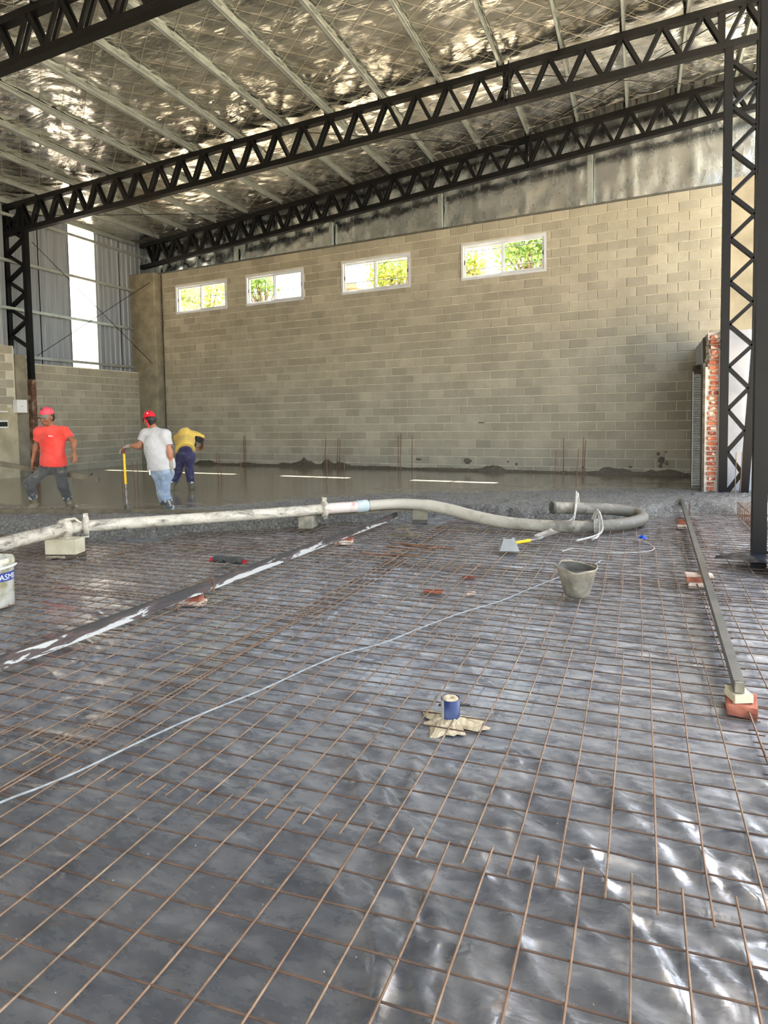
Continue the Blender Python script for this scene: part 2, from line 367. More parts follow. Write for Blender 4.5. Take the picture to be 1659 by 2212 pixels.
def mesh_of(name, mb, mats, org=(0,0,0), attrs=None):
    me = bpy.data.meshes.new(name); o = Vector(org)
    me.from_pydata([(a[0]-o.x, a[1]-o.y, a[2]-o.z) for a in mb.v], [], mb.f)
    for m in (mats if isinstance(mats, (list, tuple)) else [mats]): me.materials.append(m)
    me.polygons.foreach_set('material_index', mb.m); me.polygons.foreach_set('use_smooth', mb.sm)
    if attrs:
        for k, vals in attrs.items():
            at = me.attributes.new(k, 'FLOAT', 'POINT'); at.data.foreach_set('value', np.asarray(vals, dtype=np.float32))
    me.update(); return me
def tag(o, label=None, cat=None, group=None, kind=None):
    if label: o['label'] = label
    if cat: o['category'] = cat
    if group: o['group'] = group
    if kind: o['kind'] = kind
    return o
def thing(name, loc, label=None, cat=None, group=None, kind=None, rz=0):
    o = bpy.data.objects.new(name, None); o.empty_display_size = .1; COL.objects.link(o)
    o.location = loc; o.rotation_euler.z = rz; ORG[o.name] = Vector(loc)
    return tag(o, label, cat, group, kind)
def solo(name, mb, mat, loc=(0,0,0), label=None, cat=None, group=None, kind=None, attrs=None):
    o = bpy.data.objects.new(name, mesh_of(name, mb, mat, loc, attrs)); COL.objects.link(o)
    o.location = loc; ORG[o.name] = Vector(loc); return tag(o, label, cat, group, kind)
def part(name, mb, mat, parent, kind=None, label=None, attrs=None):   # mb in world coordinates
    og = ORG[parent.name]; o = bpy.data.objects.new(name, mesh_of(name, mb, mat, og, attrs)); COL.objects.link(o)
    o.parent = parent; ORG[o.name] = og; return tag(o, label, kind=kind)
def inst(name, me, parent, loc, rot=(0,0,0), scl=None):               # shared mesh data, world location
    o = bpy.data.objects.new(name, me); COL.objects.link(o); o.parent = parent
    o.location = Vector(loc)-ORG[parent.name]; o.rotation_euler = rot
    if scl: o.scale = scl
    ORG[o.name] = Vector(loc); return o

# ---- numpy value noise
def _h(ix, iy, seed):
    h = (ix.astype(np.int64)*374761393+iy.astype(np.int64)*668265263+seed*1442695041) & 0x7fffffff
    h = ((h ^ (h >> 13))*1274126177) & 0x7fffffff
    return ((h ^ (h >> 16)) & 0xffff)/65535.0
def vnoise(x, y, seed=0):
    ix, iy = np.floor(x), np.floor(y); fx, fy = x-ix, y-iy
    u, v = fx*fx*fx*(fx*(fx*6-15)+10), fy*fy*fy*(fy*(fy*6-15)+10)
    a, b, c, d = _h(ix,iy,seed), _h(ix+1,iy,seed), _h(ix,iy+1,seed), _h(ix+1,iy+1,seed)
    return (a*(1-u)+b*u)*(1-v)+(c*(1-u)+d*u)*v
def fbm(x, y, seed=0, oc=4):
    r = 0; a = .5
    for i in range(oc): r = r+a*vnoise(x*2**i, y*2**i, seed+i*17); a *= .5
    return r
def ridge(x, y, seed=0): return 1-np.abs(2*vnoise(x, y, seed)-1)
def sstep(t): t = np.clip(t, 0, 1); return t*t*(3-2*t)
def field_mesh(name, X, Y, Z, mat, keep=None, attr=None):
    ny, nx = X.shape; V = np.stack([X, Y, Z], -1).reshape(-1, 3).astype(np.float32)
    i = np.arange((ny-1)*(nx-1)); r, c = i//(nx-1), i % (nx-1); a = r*nx+c
    Q = np.stack([a, a+1, a+1+nx, a+nx], 1)
    if keep is not None:
        kk = keep.reshape(-1); Q = Q[kk[Q].any(1)]
        used = np.unique(Q); mp = np.full(len(V), -1); mp[used] = np.arange(len(used)); V = V[used]; Q = mp[Q]
        if attr: attr = {k: v.reshape(-1)[used] for k, v in attr.items()}
    me = bpy.data.meshes.new(name); me.vertices.add(len(V)); me.vertices.foreach_set('co', V.reshape(-1))
    me.loops.add(len(Q)*4); me.loops.foreach_set('vertex_index', Q.reshape(-1).astype(np.int32))
    me.polygons.add(len(Q)); me.polygons.foreach_set('loop_start', np.arange(0, len(Q)*4, 4, dtype=np.int32))
    me.polygons.foreach_set('loop_total', np.full(len(Q), 4, dtype=np.int32)); me.polygons.foreach_set('use_smooth', np.ones(len(Q), bool))
    me.materials.append(mat)
    if attr:
        for k, v in attr.items():
            at = me.attributes.new(k, 'FLOAT', 'POINT'); at.data.foreach_set('value', np.asarray(v, dtype=np.float32).reshape(-1))
    me.update(calc_edges=True); me.validate(); return me

# ------------------------------------------------------------------ geometry of the hall (metres)
SLAB = .16
WA, WB = -0.1013, 14.891                      # inner face of the back wall: y = WA*x+WB
def wy(x): return WA*x+WB
WANG = math.atan(WA); WC, WS = math.cos(WANG), math.sin(WANG)
def wpt(s, n, z): return (s*WC-n*WS, WB+s*WS+n*WC, z)   # s along wall from x=0, n outward (+ = outside)
def roof_top(x): return 7.77+.062*x           # upper edge of the top chords
def roof_bot(x): return 7.075+.0655*x         # lower edge of the bottom chords
def roof_z(x): return 7.90+.062*x             # underside of the insulation

# ---- ground
mb = MB(); mb.grid(lambda u, v: (u, v, -.06), [-60,-16,3,60], [-12,0,17,70]); solo('floor', mb, M['soil'], (0,0,-.06), kind='structure')
mb = MB(); mb.box((13,8,-.04), (23,50,.03)); solo('floor_yard', mb, M['sunny_ground'], (13,8,-.055), kind='structure')

# ---- back wall
CO, BK = .2030, .3995                         # course height and block length
S0, S1 = -14.35, 1.62                         # wall extent along s
ZT = 5.99; NC = 29; Z0 = ZT-NC*CO
wins = [(-13.14,-11.15), (-10.46,-8.50), (-7.31,-5.33), (-4.00,-1.99)]; WZ0, WZ1 = 4.70, 5.55
wins_s = [((a)/WC, (b)/WC) for a, b in wins]
wall_back = thing('wall_back', (-6.4, wy(-6.4), 0), kind='structure')
mb = MB()
def wbox(mb, s0, s1, n0, n1, z0, z1, mi=0):
    mb.hexa([wpt(s0,n0,z0), wpt(s1,n0,z0), wpt(s1,n1,z0), wpt(s0,n1,z0), wpt(s0,n0,z1), wpt(s1,n0,z1), wpt(s1,n1,z1), wpt(s0,n1,z1)], mi)
wbox(mb, S0, S1, .006, .20, -.05, WZ0); wbox(mb, S0, S1, .006, .20, WZ1, ZT)
e = [S0]+[q for w in wins_s for q in w]+[S1]
for i in range(0, len(e), 2): wbox(mb, e[i], e[i+1], .006, .20, WZ0, WZ1)
part('mortar_bed', mb, M['mortar'], wall_back)
def block_verts(L, H, d=.012, k=.006, jit=0):
    x, z = L/2, H/2; R = lambda: random.uniform(-jit, jit)
    ring0 = [(-x,0,-z),(x,0,-z),(x,0,z),(-x,0,z)]
    ring1 = [(a+R(), -d+k*.6, c+R()) for a, _, c in ring0]
    ring2 = [(a-math.copysign(k, a)+R(), -d, c-math.copysign(k, c)+R()) for a, _, c in ring0]
    V = ring0+ring1+ring2; Fc = [(8,9,10,11)]
    for b in (0, 4):
        for i in range(4): Fc.append((b+i, b+(i+1)%4, b+4+(i+1)%4, b+4+i))
    return V, Fc
cells = []
for r in range(NC):
    z = Z0+(r+.5)*CO; off = (.5 if r % 2 else 0)*BK+.07
    s = S1+off
    while s > S0:
        a, b = max(s-BK, S0), min(s, S1); s -= BK
        segs = [(a, b)]
        if z+CO/2 > WZ0+.09 and z-CO/2 < WZ1-.03:
            for w0, w1 in wins_s:
                ns = []
                for p, q in segs:
                    if q <= w0 or p >= w1: ns.append((p, q))
                    else:
                        if p < w0: ns.append((p, w0))
                        if q > w1: ns.append((w1, q))
                segs = ns
        for p, q in segs:
            if q-p > .05 and z+CO/2 > SLAB: cells.append(((p+q)/2, z, q-p))
cells.sort(key=lambda c: -c[0])
variants = {}
def block_mesh(L, H=CO, mat=None):
    key = (round(L, 2), mat, random.randrange(3))
    if key not in variants:
        mb_ = MB(); V, Fc = block_verts(key[0]-.019, H-.019, d=.016, jit=.0025); mb_.add(V, Fc); variants[key] = mesh_of('block', mb_, M[mat or 'block'])
    return variants[key]
for s, z, L in cells[:300]:
    inst('block', block_mesh(L), wall_back, wpt(s, .005, z), (0,0,WANG))
mb = MB(); tint = []
for s, z, L in cells[300:]:
    V, Fc = block_verts(L-.020, CO-.020, d=.016, jit=.004)
    mb.add([wpt(s+a, .005+b, z+c) for a, b, c in V], Fc); tint += [random.random()]*len(V)
part('block_courses', mb, M['block_far'], wall_back, kind='stuff', attrs={'tint': tint})
# splashed mortar along the foot of the wall
mb = MB(); ss = np.arange(S0+.5, 1.05, .03)
hh = .035+.05*np.clip(fbm(ss*1.3, ss*0, 3)-.35, 0, 1)+.16*np.clip(fbm(ss*.9, ss*0+7, 11)-.56, 0, 1)*3*(vnoise(ss*9, ss*0, 5)*.6+.5)+.02*vnoise(ss*14, ss*0, 9)
for c_, w_, a_ in ((-8.6,.30,.17),(-7.9,.14,.12),(-3.25,.20,.15),(-.55,.28,.16),(.45,.35,.10),(-13.0,.2,.05),(-10.6,.3,.05)): hh = hh+a_*np.exp(-((ss-c_)/w_)**2)*(.55+.6*vnoise(ss*9, ss*0+3, 15))
P = []; Fc = []
for i, s in enumerate(ss):
    for k, (n, z) in enumerate(((-.05, SLAB-.02), (-.03, SLAB+float(hh[i])*.5), (-.014, SLAB+float(hh[i])), (.01, SLAB+float(hh[i])))): P.append(wpt(s, n, z))
for i in range(len(ss)-1):
    for k in range(3): Fc.append((i*4+k, (i+1)*4+k, (i+1)*4+k+1, i*4+k+1))
mb.add(P, Fc); 
for s0_, z0_, w_, h_ in ((.35,.62,.05,.05),(.42,.48,.08,.10),(.40,.36,.05,.06),(.52,.42,.05,.06),(.5,.66,.03,.02),(-1.2,.3,.04,.03),(-.2,.33,.05,.03),(-3.9,.40,.14,.08),(-5.2,.42,.10,.03),(-2.7,.34,.04,.04),(-2.9,.40,.03,.03),(-3.55,1.32,.1,.016)):
    n = 9; c = [wpt(s0_+w_*math.cos(2*math.pi*i/n)*random.uniform(.6,1.1), -.011, z0_+h_*math.sin(2*math.pi*i/n)*random.uniform(.6,1.1)) for i in range(n)]
    mb.add([wpt(s0_, -.016, z0_)]+c, [(0, i+1, (i+1) % n+1) for i in range(n)])
part('mortar_splash', mb, M['wet_lump'], wall_back, kind='stuff')

# ---- windows
for wi, (w0, w1) in enumerate(wins_s):
    wx = thing('window_%d' % (wi+1), wpt((w0+w1)/2, .0, WZ0), kind='structure'); fr = MB()
    t = .055
    for a, b, c, d in ((w0,w1,WZ0,WZ0+t),(w0,w1,WZ1-t,WZ1),(w0,w0+t,WZ0+t,WZ1-t),(w1-t,w1,WZ0+t,WZ1-t)): wbox(fr, a, b, -.03, .06, c, d)
    part('frame', fr, M['white_alu'], wx)
    mid = (w0+w1)/2; iw0, iw1, iz0, iz1 = w0+t, w1-t, WZ0+t, WZ1-t
    for k, (a, b, n) in enumerate(((iw0, mid+.03, .035), (mid-.03, iw1, .005))):
        sa = MB(); t2 = .05
        for q in ((a,b,iz0,iz0+t2),(a,b,iz1-t2,iz1),(a,a+t2*.8,iz0+t2,iz1-t2),(b-t2*.8,b,iz0+t2,iz1-t2)): wbox(sa, q[0], q[1], n-.012, n+.012, q[2], q[3])
        so = part('sash', sa, M['white_alu'], wx)
        pa = MB(); wbox(pa, a+t2*.7, b-t2*.7, n-.002, n+.002, iz0+t2*.9, iz1-t2*.9); part('pane', pa, M['glass'], so)
        la = MB(); xx = a+.012 if k == 0 else b-.03; wbox(la, xx, xx+.018, n-.02, n-.01, (iz0+iz1)/2-.05, (iz0+iz1)/2+.05); part('latch', la, M['black_rubber'], so)

# ---- foil-lined strip over the back wall, with galvanised posts and the cap rail
upper = thing('wall_back_upper', (-6.4, wy(-6.4)+.1, ZT), kind='structure')
XS = np.arange(-15.1, 3.7, .08); NV = 16
Sg, Tg = np.meshgrid(XS, np.linspace(0, 1, NV))
top = roof_z(Sg)+.1; Zg = ZT-.02+(top-ZT+.02)*Tg
seam = np.minimum.reduce([np.abs(Sg-c) for c in np.arange(-14, 2, 1.15)])
dep = .12-.02*fbm(Sg*1.4, Zg*1.4, 21)-.05*np.exp(-(seam/.05)**2)*vnoise(Sg*9, Zg*6, 4)-.07*(1-Tg)**3*vnoise(Sg*6, Zg*7, 6)
Xg = Sg*WC-dep*WS; Yg = WB+Sg*WS+dep*WC
o = bpy.data.objects.new('foil_lining', field_mesh('foil_lining', Xg-upper.location.x, Yg-upper.location.y, Zg-upper.location.z, M['foil_wall'])); COL.objects.link(o); o.parent = upper
mb = MB(); wbox(mb, S0, S1, -.02, .06, ZT-.005, ZT+.035); part('cap_rail', mb, M['grey_steel'], upper)
for s in (-13.9, -10.85, -7.65, -4.55, -1.06, 1.6):
    mb = MB(); ztop = roof_bot(s)+.05
    wbox(mb, s-.05, s+.05, -.035, -.015, ZT+.03, ztop); wbox(mb, s-.05, s-.042, -.015, .05, ZT+.03, ztop); wbox(mb, s+.042, s+.05, -.015, .05, ZT+.03, ztop)
    part('post', mb, M['galv'], upper)

# ---- left wall: block base, corrugated cladding, girts, corner column
XL = -14.5
wall_left = thing('wall_left', (XL, 14, 0), kind='structure')
mb = MB(); mb.box((XL-.1, 14.2, 1.47), (.19, 4.7, 3.06)); part('mortar_bed', mb, M['mortar'], wall_left)
ZL = 2.98
for r in range(15):
    z = ZL-(r+.5)*CO; y = 16.5-(.5 if r % 2 else 0)*BK*1.0
    if z+CO/2 < SLAB: break
    while y > 11.9:
        a = max(y-BK, 11.9)
        if y-a > .08: inst('block', block_mesh(y-a), wall_left, (XL-.004, (y+a)/2, z), (0,0,math.pi/2))
        y -= BK
def corr(mb, y0, y1, z0, ztop0, ztop1, x):
    per, dp = .19, .03; prof = []; y = y0
    while y < y1-1e-6:
        for f, h in ((0,0),(.55,0),(.68,1),(.87,1),(1.0,0)):
            yy = min(y+f*per, y1); prof.append((yy, -h*dp))
        y += per
    pts = []
    for yy, h in prof:
        q = (yy-y0)/(y1-y0); pts += [(x-h, yy, z0), (x-h, yy, ztop0+(ztop1-ztop0)*q)]
    mb.add(pts, [(2*i, 2*i+1, 2*i+3, 2*i+2) for i in range(len(prof)-1)])
ys = [8.6, 9.65, 10.7, 11.75, 12.72, 13.70, 14.62, 15.57, 16.9]
for i in range(len(ys)-1):
    mb = MB(); corr(mb, ys[i], ys[i+1]+.004, 2.9 if ys[i] > 11 else 3.2, 7.2, 7.2, -14.72)
    part('skylight_sheet' if i == 5 else 'cladding_sheet', mb, M['translucent'] if i == 5 else M['sheet_metal'], wall_left, label='milky translucent cladding sheet' if i == 5 else None)
for z in (3.13, 4.31, 5.48, 6.6):
    mb = MB(); mb.box((-14.62, 13.0, z), (.08, 7.6, .012)); mb.box((-14.585, 13.0, z+.03), (.012, 7.6, .07)); mb.box((-14.62, 13.0, z+.06), (.08, 7.6, .012))
    part('girt', mb, M['galv'], wall_left)
mb = MB(); mb.chunk((-14.32, 16.32, 3.03), (1.06, .60, 5.95), ch=.03); part('corner_column', mb, M['concrete_grey'], wall_left, label='rough concrete corner column')
mb = MB(); wbox(mb, -13.80, -13.76, -.03, .02, .1, 5.97); part('joint_strip', mb, M['dark_gap'], wall_left)

# ---- the nearer stretch of the left wall: blocks over plaster, beside the left column
wall_near = thing('wall_left_near', (-14.1, 9, 0), kind='structure')
mb = MB(); mb.box((-14.22, 9.3, 1.66), (.2, 4.2, 3.36)); part('mortar_bed', mb, M['mortar'], wall_near)
mb = MB(); mb.box((-14.11, 9.3, .98), (.05, 4.2, 1.75)); part('plaster_skim', mb, M['plaster'], wall_near)
for r in range(8):
    z = 3.34-(r+.5)*CO; y = 11.36-(.5 if r % 2 else 0)*BK
    for k in range(4):
        inst('block', block_mesh(BK), wall_near, (-14.118, y-BK/2-k*BK, z), (0,0,math.pi/2))
mb = MB(); mb.box((-14.3, 11.6, 1.6), (.3, .3, 3.1), jit=.01); part('column_stub', mb, M['concrete_grey'], wall_near)
wl_cont = MB(); wl_cont.box((-14.6, 2.5, 3.6), (.2, 10, 7.4)); wl_cont.box((-14.6,-5,3.6),(.2,5.2,7.4)); solo('wall_left_rear', wl_cont, M['mortar'], (-14.6, 0, 0), kind='structure')

mb = MB(); mb.box((-6.1,-3.1,6.1), (17.2,.2,2.9)); solo('wall_front_light_block', mb, M['mortar'], (-6.1,-3.1,4.6), kind='structure')  # unseen header over the open front, added to hold back light from there
# ---- right side walls beyond the lattice columns
mb = MB(); mb.box((2.0, 12.33, 1.4), (1.55, .16, 2.86)); solo('wall_right', mb, M['plaster_pale'], (2.0, 12.33, 0), kind='structure')
mb = MB(); mb.box((1.13, 13.55, 1.4), (.19, 2.4, 2.8)); solo('wall_right_return', mb, M['plaster_pale'], (1.13, 13.55, 0), kind='structure')
mb = MB(); wbox(mb, 1.64, 3.6, .05, .24, 0, 6.1); solo('wall_back_right', mb, M['plaster_yellow'], wpt(2.6, .1, 0), kind='structure')

# ---- ceiling: quilted foil, straps, purlins, roofing strip at the back
ceiling = thing('ceiling', (-6, 7, 7.4), kind='structure')
xs = np.arange(-14.72, 2.45, .07); ys_ = np.arange(-3.0, 15.95, .07)
Xg, Yg = np.meshgrid(xs, ys_); Q = .36
ca, sa = math.cos(math.radians(50)), math.sin(math.radians(50))
A = (Xg*ca+Yg*sa)/Q; B = (-Xg*sa+Yg*ca)/Q
pil = np.abs(np.sin(np.pi*A))*np.abs(np.sin(np.pi*B))
pitch = 1.075; ph = (Xg-.62)/pitch; sag = np.sin(np.pi*(ph-np.floor(ph)))
Zg = roof_z(Xg)-.016*pil-.03*sag+.03*(fbm(Xg*.8, Yg*.8, 31)-.45)-.006*ridge(Xg*2.5+Yg, Yg*.8, 8)**3
yback = wy(Xg)-.42
Yc = np.minimum(Yg, yback)
o = bpy.data.objects.new('foil_insulation', field_mesh('foil_insulation', Xg+6, Yc-7, Zg-7.4, M['foil'], keep=(Yg < yback+.1))); COL.objects.link(o); o.parent = ceiling
mb = MB()
def clip_line(a, b, c):    # line through family a*x+b*y=c clipped to the roof rectangle
    pts = []
    for t in np.linspace(-26, 26, 105):
        x, y = a*c-b*t, b*c+a*t
        if -14.7 < x < 2.4 and -2.9 < y < wy(x)-.45: pts.append((x, y, roof_z(x)-.045))
    return pts
for fam in ((ca, sa), (-sa, ca)):
    for k in range(-70, 71):
        pts = clip_line(fam[0], fam[1], k*Q)
        if len(pts) > 2:
            for i in range(0, len(pts)-1, 3):
                mb.bar(pts[i], pts[min(i+3, len(pts)-1)], .0045, .002)
part('strapping', mb, M['strap'], ceiling, kind='stuff')
PURL = [.65,-.31,-1.30,-2.35,-3.46,-4.61,-5.74,-6.79,-7.84,-8.98,-10.14,-11.27,-12.40,-13.50,1.65,-14.55]
for x in PURL:
    mb = MB(); z0 = roof_top(x)+.004; ye = wy(x)-.25; y0 = -2.9; h = .115; w = .055
    zz = [(-w/2, 0, w, .004), (-w/2, h, w, .004)]
    def L(xa, xb, za, zb): mb.hexa([(x+xa,y0,z0+za),(x+xb,y0,z0+za),(x+xb,ye,z0+za),(x+xa,ye,z0+za),(x+xa,y0,z0+zb),(x+xb,y0,z0+zb),(x+xb,ye,z0+zb),(x+xa,ye,z0+zb)])
    L(-w/2, w/2, 0, .005); L(-w/2, -w/2+.005, 0, h); L(-w/2, w/2, h-.005, h); L(w/2-.005, w/2, 0, .022); L(w/2-.005, w/2, h-.022, h); L(-.006,.006,.004,.012)
    part('purlin', mb, M['galv'], ceiling)
mb = MB(); P = []; x = -14.6; k = 0
while x < 2.4:
    for dx, dz in ((0,0),(.10,0),(.13,.035),(.18,.035),(.21,0)):
        xx = x+dx; P += [(xx, wy(xx)-.5, roof_z(xx)+.03+dz), (xx, wy(xx)+.25, roof_z(xx)+.03+dz)]
    x += .21
mb.add(P, [(2*i, 2*i+2, 2*i+3, 2*i+1) for i in range(len(P)//2-1)]); part('roofing_strip', mb, M['grey_steel'], ceiling)
mb = MB(); mb.grid(lambda u, v: (u, -3.0+v*(wy(u)+.25+3.0), roof_z(u)+.11), [-14.9, 2.5], [0, 1]); part('roof_sheet', mb, M['sheet_metal'], ceiling)

# ------------------------------------------------------------------ roof trusses
def truss(yf, x0, x1, label, node=.6, phase=0., splice=None, endv=(), group='black lattice roof trusses', cleats=True):
    t = thing('roof_truss', ((x0+x1)/2, yf((x0+x1)/2), roof_bot((x0+x1)/2)), label, 'roof truss', group)
    D = Vector((1, yf(1)-yf(0), .062)); n = Vector((-(yf(1)-yf(0)), 1, 0)).normalized()
    def pt(x, z, off=0): return Vector((x, yf(x), z))+n*off
    W, H = .14, .11
    for nm, f, dz in (('top_chord', roof_top, -H/2), ('bottom_chord', roof_bot, H/2)):
        mb = MB(); mb.bar(pt(x0, f(x0)+dz), pt(x1, f(x1)+dz), W, H); part(nm, mb, M['black_steel'], t)
        if nm == 'bottom_chord': pass
    x = x0+.15+phase; k = 0
    while x < x1-.2:
        a, b = x, min(x+node/2, x1-.05)
        for (p, q) in (((a+.03, roof_top(a)-H), (b-.03, roof_bot(b)+H)), ((b+.03, roof_bot(b)+H), (min(x+node, x1)-.03, roof_top(x+node)-H))):
            mb = MB()
            for off in (-.048, .048):
                mb.bar(pt(p[0], p[1], off), pt(q[0], q[1], off), .062, .042, n)
            part('web_member', mb, M['black_steel'], t)
        x += node
    for xv in endv:
        mb = MB(); mb.bar(pt(xv, roof_bot(xv)+.05), pt(xv, roof_top(xv)-.05), .1, .12, n); part('web_post', mb, M['black_steel'], t)
    if splice is not None:
        for d in (-.045, .045):
            mb = MB(); mb.bar(pt(splice+d, roof_bot(splice)-.0), pt(splice+d, roof_top(splice)+.03), .02, .2, n); pl = part('splice_plate', mb, M['black_steel'], t)
        for zf in (.08, .3, .5, .68):
            mb = MB(); mb.tube([pt(splice-.07, roof_bot(splice)+zf, -.07), pt(splice+.07, roof_bot(splice)+zf, -.07)], .012, 6); part('bolt', mb, M['black_steel'], pl)
    if cleats:
        for xp in PURL:
            if x0 < xp < x1:
                mb = MB(); mb.bar(pt(xp-.045, roof_top(xp)-.02, -.06), pt(xp-.045, roof_top(xp)+.11, -.06), .03, .07, n); part('purlin_cleat', mb, M['black_steel'], t)
    return t
YM, YF = 11.82, 6.98
truss(lambda x: YM, -14.95, 2.35, 'long black lattice roof truss crossing the middle of the hall', phase=.08, splice=-2.24, endv=(1.14, -14.2))
truss(lambda x: YF, -14.95, 2.35, 'nearest black lattice roof truss, cut by the top left corner', phase=.2, endv=(1.0, -14.2))
truss(lambda x: wy(x)-.24, -14.3, 2.2, 'black lattice roof truss running along the top of the block wall', phase=.1, splice=-2.35, endv=(-13.75,))

# ------------------------------------------------------------------ lattice columns
def column(xa, xb_top, xb_bot, y, z0, za, zb, label, step=.68, foot=None, taper_z=None):
    t = thing('lattice_column', (xa, y, z0), label, 'column', 'black lattice columns'); w = .12
    def xb(z):
        if taper_z is None: return xb_top
        q = min(1, max(0, (z-z0)/(taper_z-z0))); return xb_bot+(xb_top-xb_bot)*q
    zs = za if foot is None else za
    mb = MB(); mb.bar((xa, y, z0+(foot or 0)), (xa, y, za), w, w, (0,1,0)); part('chord', mb, M['black_steel'], t)
    if foot:
        mb = MB(); mb.bar((xa, y, z0), (xa, y, z0+foot), w+.012, w+.012, (0,1,0)); part('rusty_foot', mb, M['rust_steel'], t, label='rusty cement-splashed column foot')
    mb = MB(); mb.bar((xb(zb[0]), y, zb[0]), (xb(taper_z or zb[1]), y, taper_z or zb[1]), w, w, (0,1,0))
    if taper_z: mb.bar((xb_top, y, taper_z), (xb_top, y, zb[1]), w, w, (0,1,0))
    part('chord', mb, M['black_steel'], t)
    z = max(z0+.1, zb[0]); sg = 1 if xb_top > xa else -1
    while z+step < min(za, zb[1])+.1:
        for p, q in (((xa+sg*.05, z), (xb(z+step/2)-sg*.05, z+step/2)), ((xb(z+step/2)-sg*.05, z+step/2), (xa+sg*.05, z+step))):
            mb = MB()
            for off in (-.03, .03): mb.bar((p[0], y+off, p[1]), (q[0], y+off, q[1]), .058, .05, (0,1,0))
            part('lacing_bar', mb, M['black_steel'], t)
        z += step
    return t
column(1.25, 1.70, 1.55, YM, .05, roof_bot(1.2)+.02, (.05, 7.9), 'black lattice column in front of the red brick stub wall', taper_z=2.6)
column(1.05, 1.52, 1.52, YF, -.04, 7.9, (-.04, 7.9), 'nearest black lattice column at the right edge, on bare soil')
column(-14.06, -14.74, -14.74, YM, .1, roof_bot(-14)+.4, (3.35, 6.6), 'black lattice column by the left wall behind the red-shirted worker', step=.66, foot=2.45)
mb = MB(); mb.box((1.3, 7.0, -.03), (1.1, 1.2, .03), jit=.01); solo('soil_patch', mb, M['soil'], (1.3, 7.0, -.05), 'bare brown earth at the foot of the nearest column', 'soil')

# ------------------------------------------------------------------ tension rods
def rod(p, q, label, r=.008, group='thin black tension rods'):
    mb = MB(); mb.tube([p, q], r, 6); mid = (Vector(p)+Vector(q))/2
    solo('tension_rod', mb, M['black_steel'], mid, label, 'rod', group)
rod((-14.05, 12.0, 5.95), (-13.95, 16.1, 3.2), 'tension rod sloping down to the right across the cladding')
rod((-14.05, 12.0, 3.15), (-13.95, 16.1, 5.75), 'tension rod sloping up to the right across the cladding')
rod((1.5, YM, roof_top(1.5)-.1), (-2.9, wy(-2.9)-.24, roof_top(-2.9)-.1), 'tension rod under the roof at the right, between two trusses')
rod((-2.3, YM, roof_top(-2.3)-.1), (1.5, wy(1.5)-.24, roof_top(1.5)-.1), 'tension rod crossing under the roof at upper right')
rod((-10.6, YM, roof_bot(-10.6)+.1), (-13.6, wy(-13.6)-.24, roof_top(-13.6)-.1), 'tension rod under the roof above the far left window')
rod((-13.9, YM, roof_bot(-13.9)+.35), (-9.0, wy(-9.0)-.24, roof_top(-9.0)-.2), 'tension rod crossing under the roof above the translucent sheet')
rod((-6.6, YM, roof_top(-6.6)-.1), (-2.6, wy(-2.6)-.24, roof_top(-2.6)-.15), 'tension rod under the roof above the third window')

# ------------------------------------------------------------------ poured concrete
def poly(pts, x): return np.interp(x, [p[0] for p in pts], [p[1] for p in pts])
FRONT = [(-14.6,5.3),(-9.5,5.5),(-7.7,5.85),(-6.5,5.95),(-5.8,6.3),(-4.4,7.25),(-3.6,8.15),(-3.0,8.9),(-2.5,9.15),(-1.9,8.95),(-1.2,9.0),(-.48,9.15),(.1,9.6),(.6,10.4),(1.3,10.25),(2.6,10.4)]
SMOOTH = [(-14.6,6.2),(-9.0,6.75),(-7.6,7.2),(-6.7,7.75),(-5.6,8.8),(-4.6,10.2),(-3.4,11.0),(-1.8,11.55),(-.4,12.3),(2.6,12.6)]
xs = np.concatenate([np.arange(-14.5, -8.6, .09), np.arange(-8.6, 2.6, .032)]); ys_ = np.concatenate([np.arange(5.1, 12.8, .036), np.arange(12.8, 16.6, .1)])
Xg, Yg = np.meshgrid(xs, ys_)
fr = poly(FRONT, xs)[None, :]+.28*(fbm(Xg*2.2, Yg*2.2, 41)-.47)+.12*(fbm(Xg*8, Yg*8, 43)-.47)
d = Yg-fr
rough = sstep((poly(SMOOTH, xs)[None, :]+.5*(fbm(Xg*1.2, Yg*3, 51)-.47)-Yg)/.45)
rough = np.maximum(rough, .55*sstep(1-np.abs(Yg-(poly(SMOOTH, xs)[None, :]+.45))/.5)*sstep((fbm(Xg*1.4, Yg*6, 57)-.42)*6))
lump = .045*(fbm(Xg*8, Yg*8, 61, 3)-.45)+.060*(ridge(Xg*13, Yg*13, 63)-.5)*vnoise(Xg*5, Yg*5, 65)+.05*(fbm(Xg*2.2, Yg*2.2, 67, 2)-.4)
rise = sstep(d/.27)
Zg = -.07+(SLAB+.07)*rise+rough*lump*np.clip(d/.12, 0, 1)+(1-rough)*.0018*(fbm(Xg*2, Yg*5, 71)-.45)
Zg = np.where(d < 0, -.07, Zg)
keep = (d > -.06) & (Yg < wy(Xg)-.02)
slab = bpy.data.objects.new('concrete_pour', field_mesh('concrete_pour', Xg, Yg, Zg, M['wet'], keep, {'rough': rough})); COL.objects.link(slab)
tag(slab, 'freshly poured wet grey concrete, smooth by the block wall and lumpy at its front', 'concrete', kind='stuff')

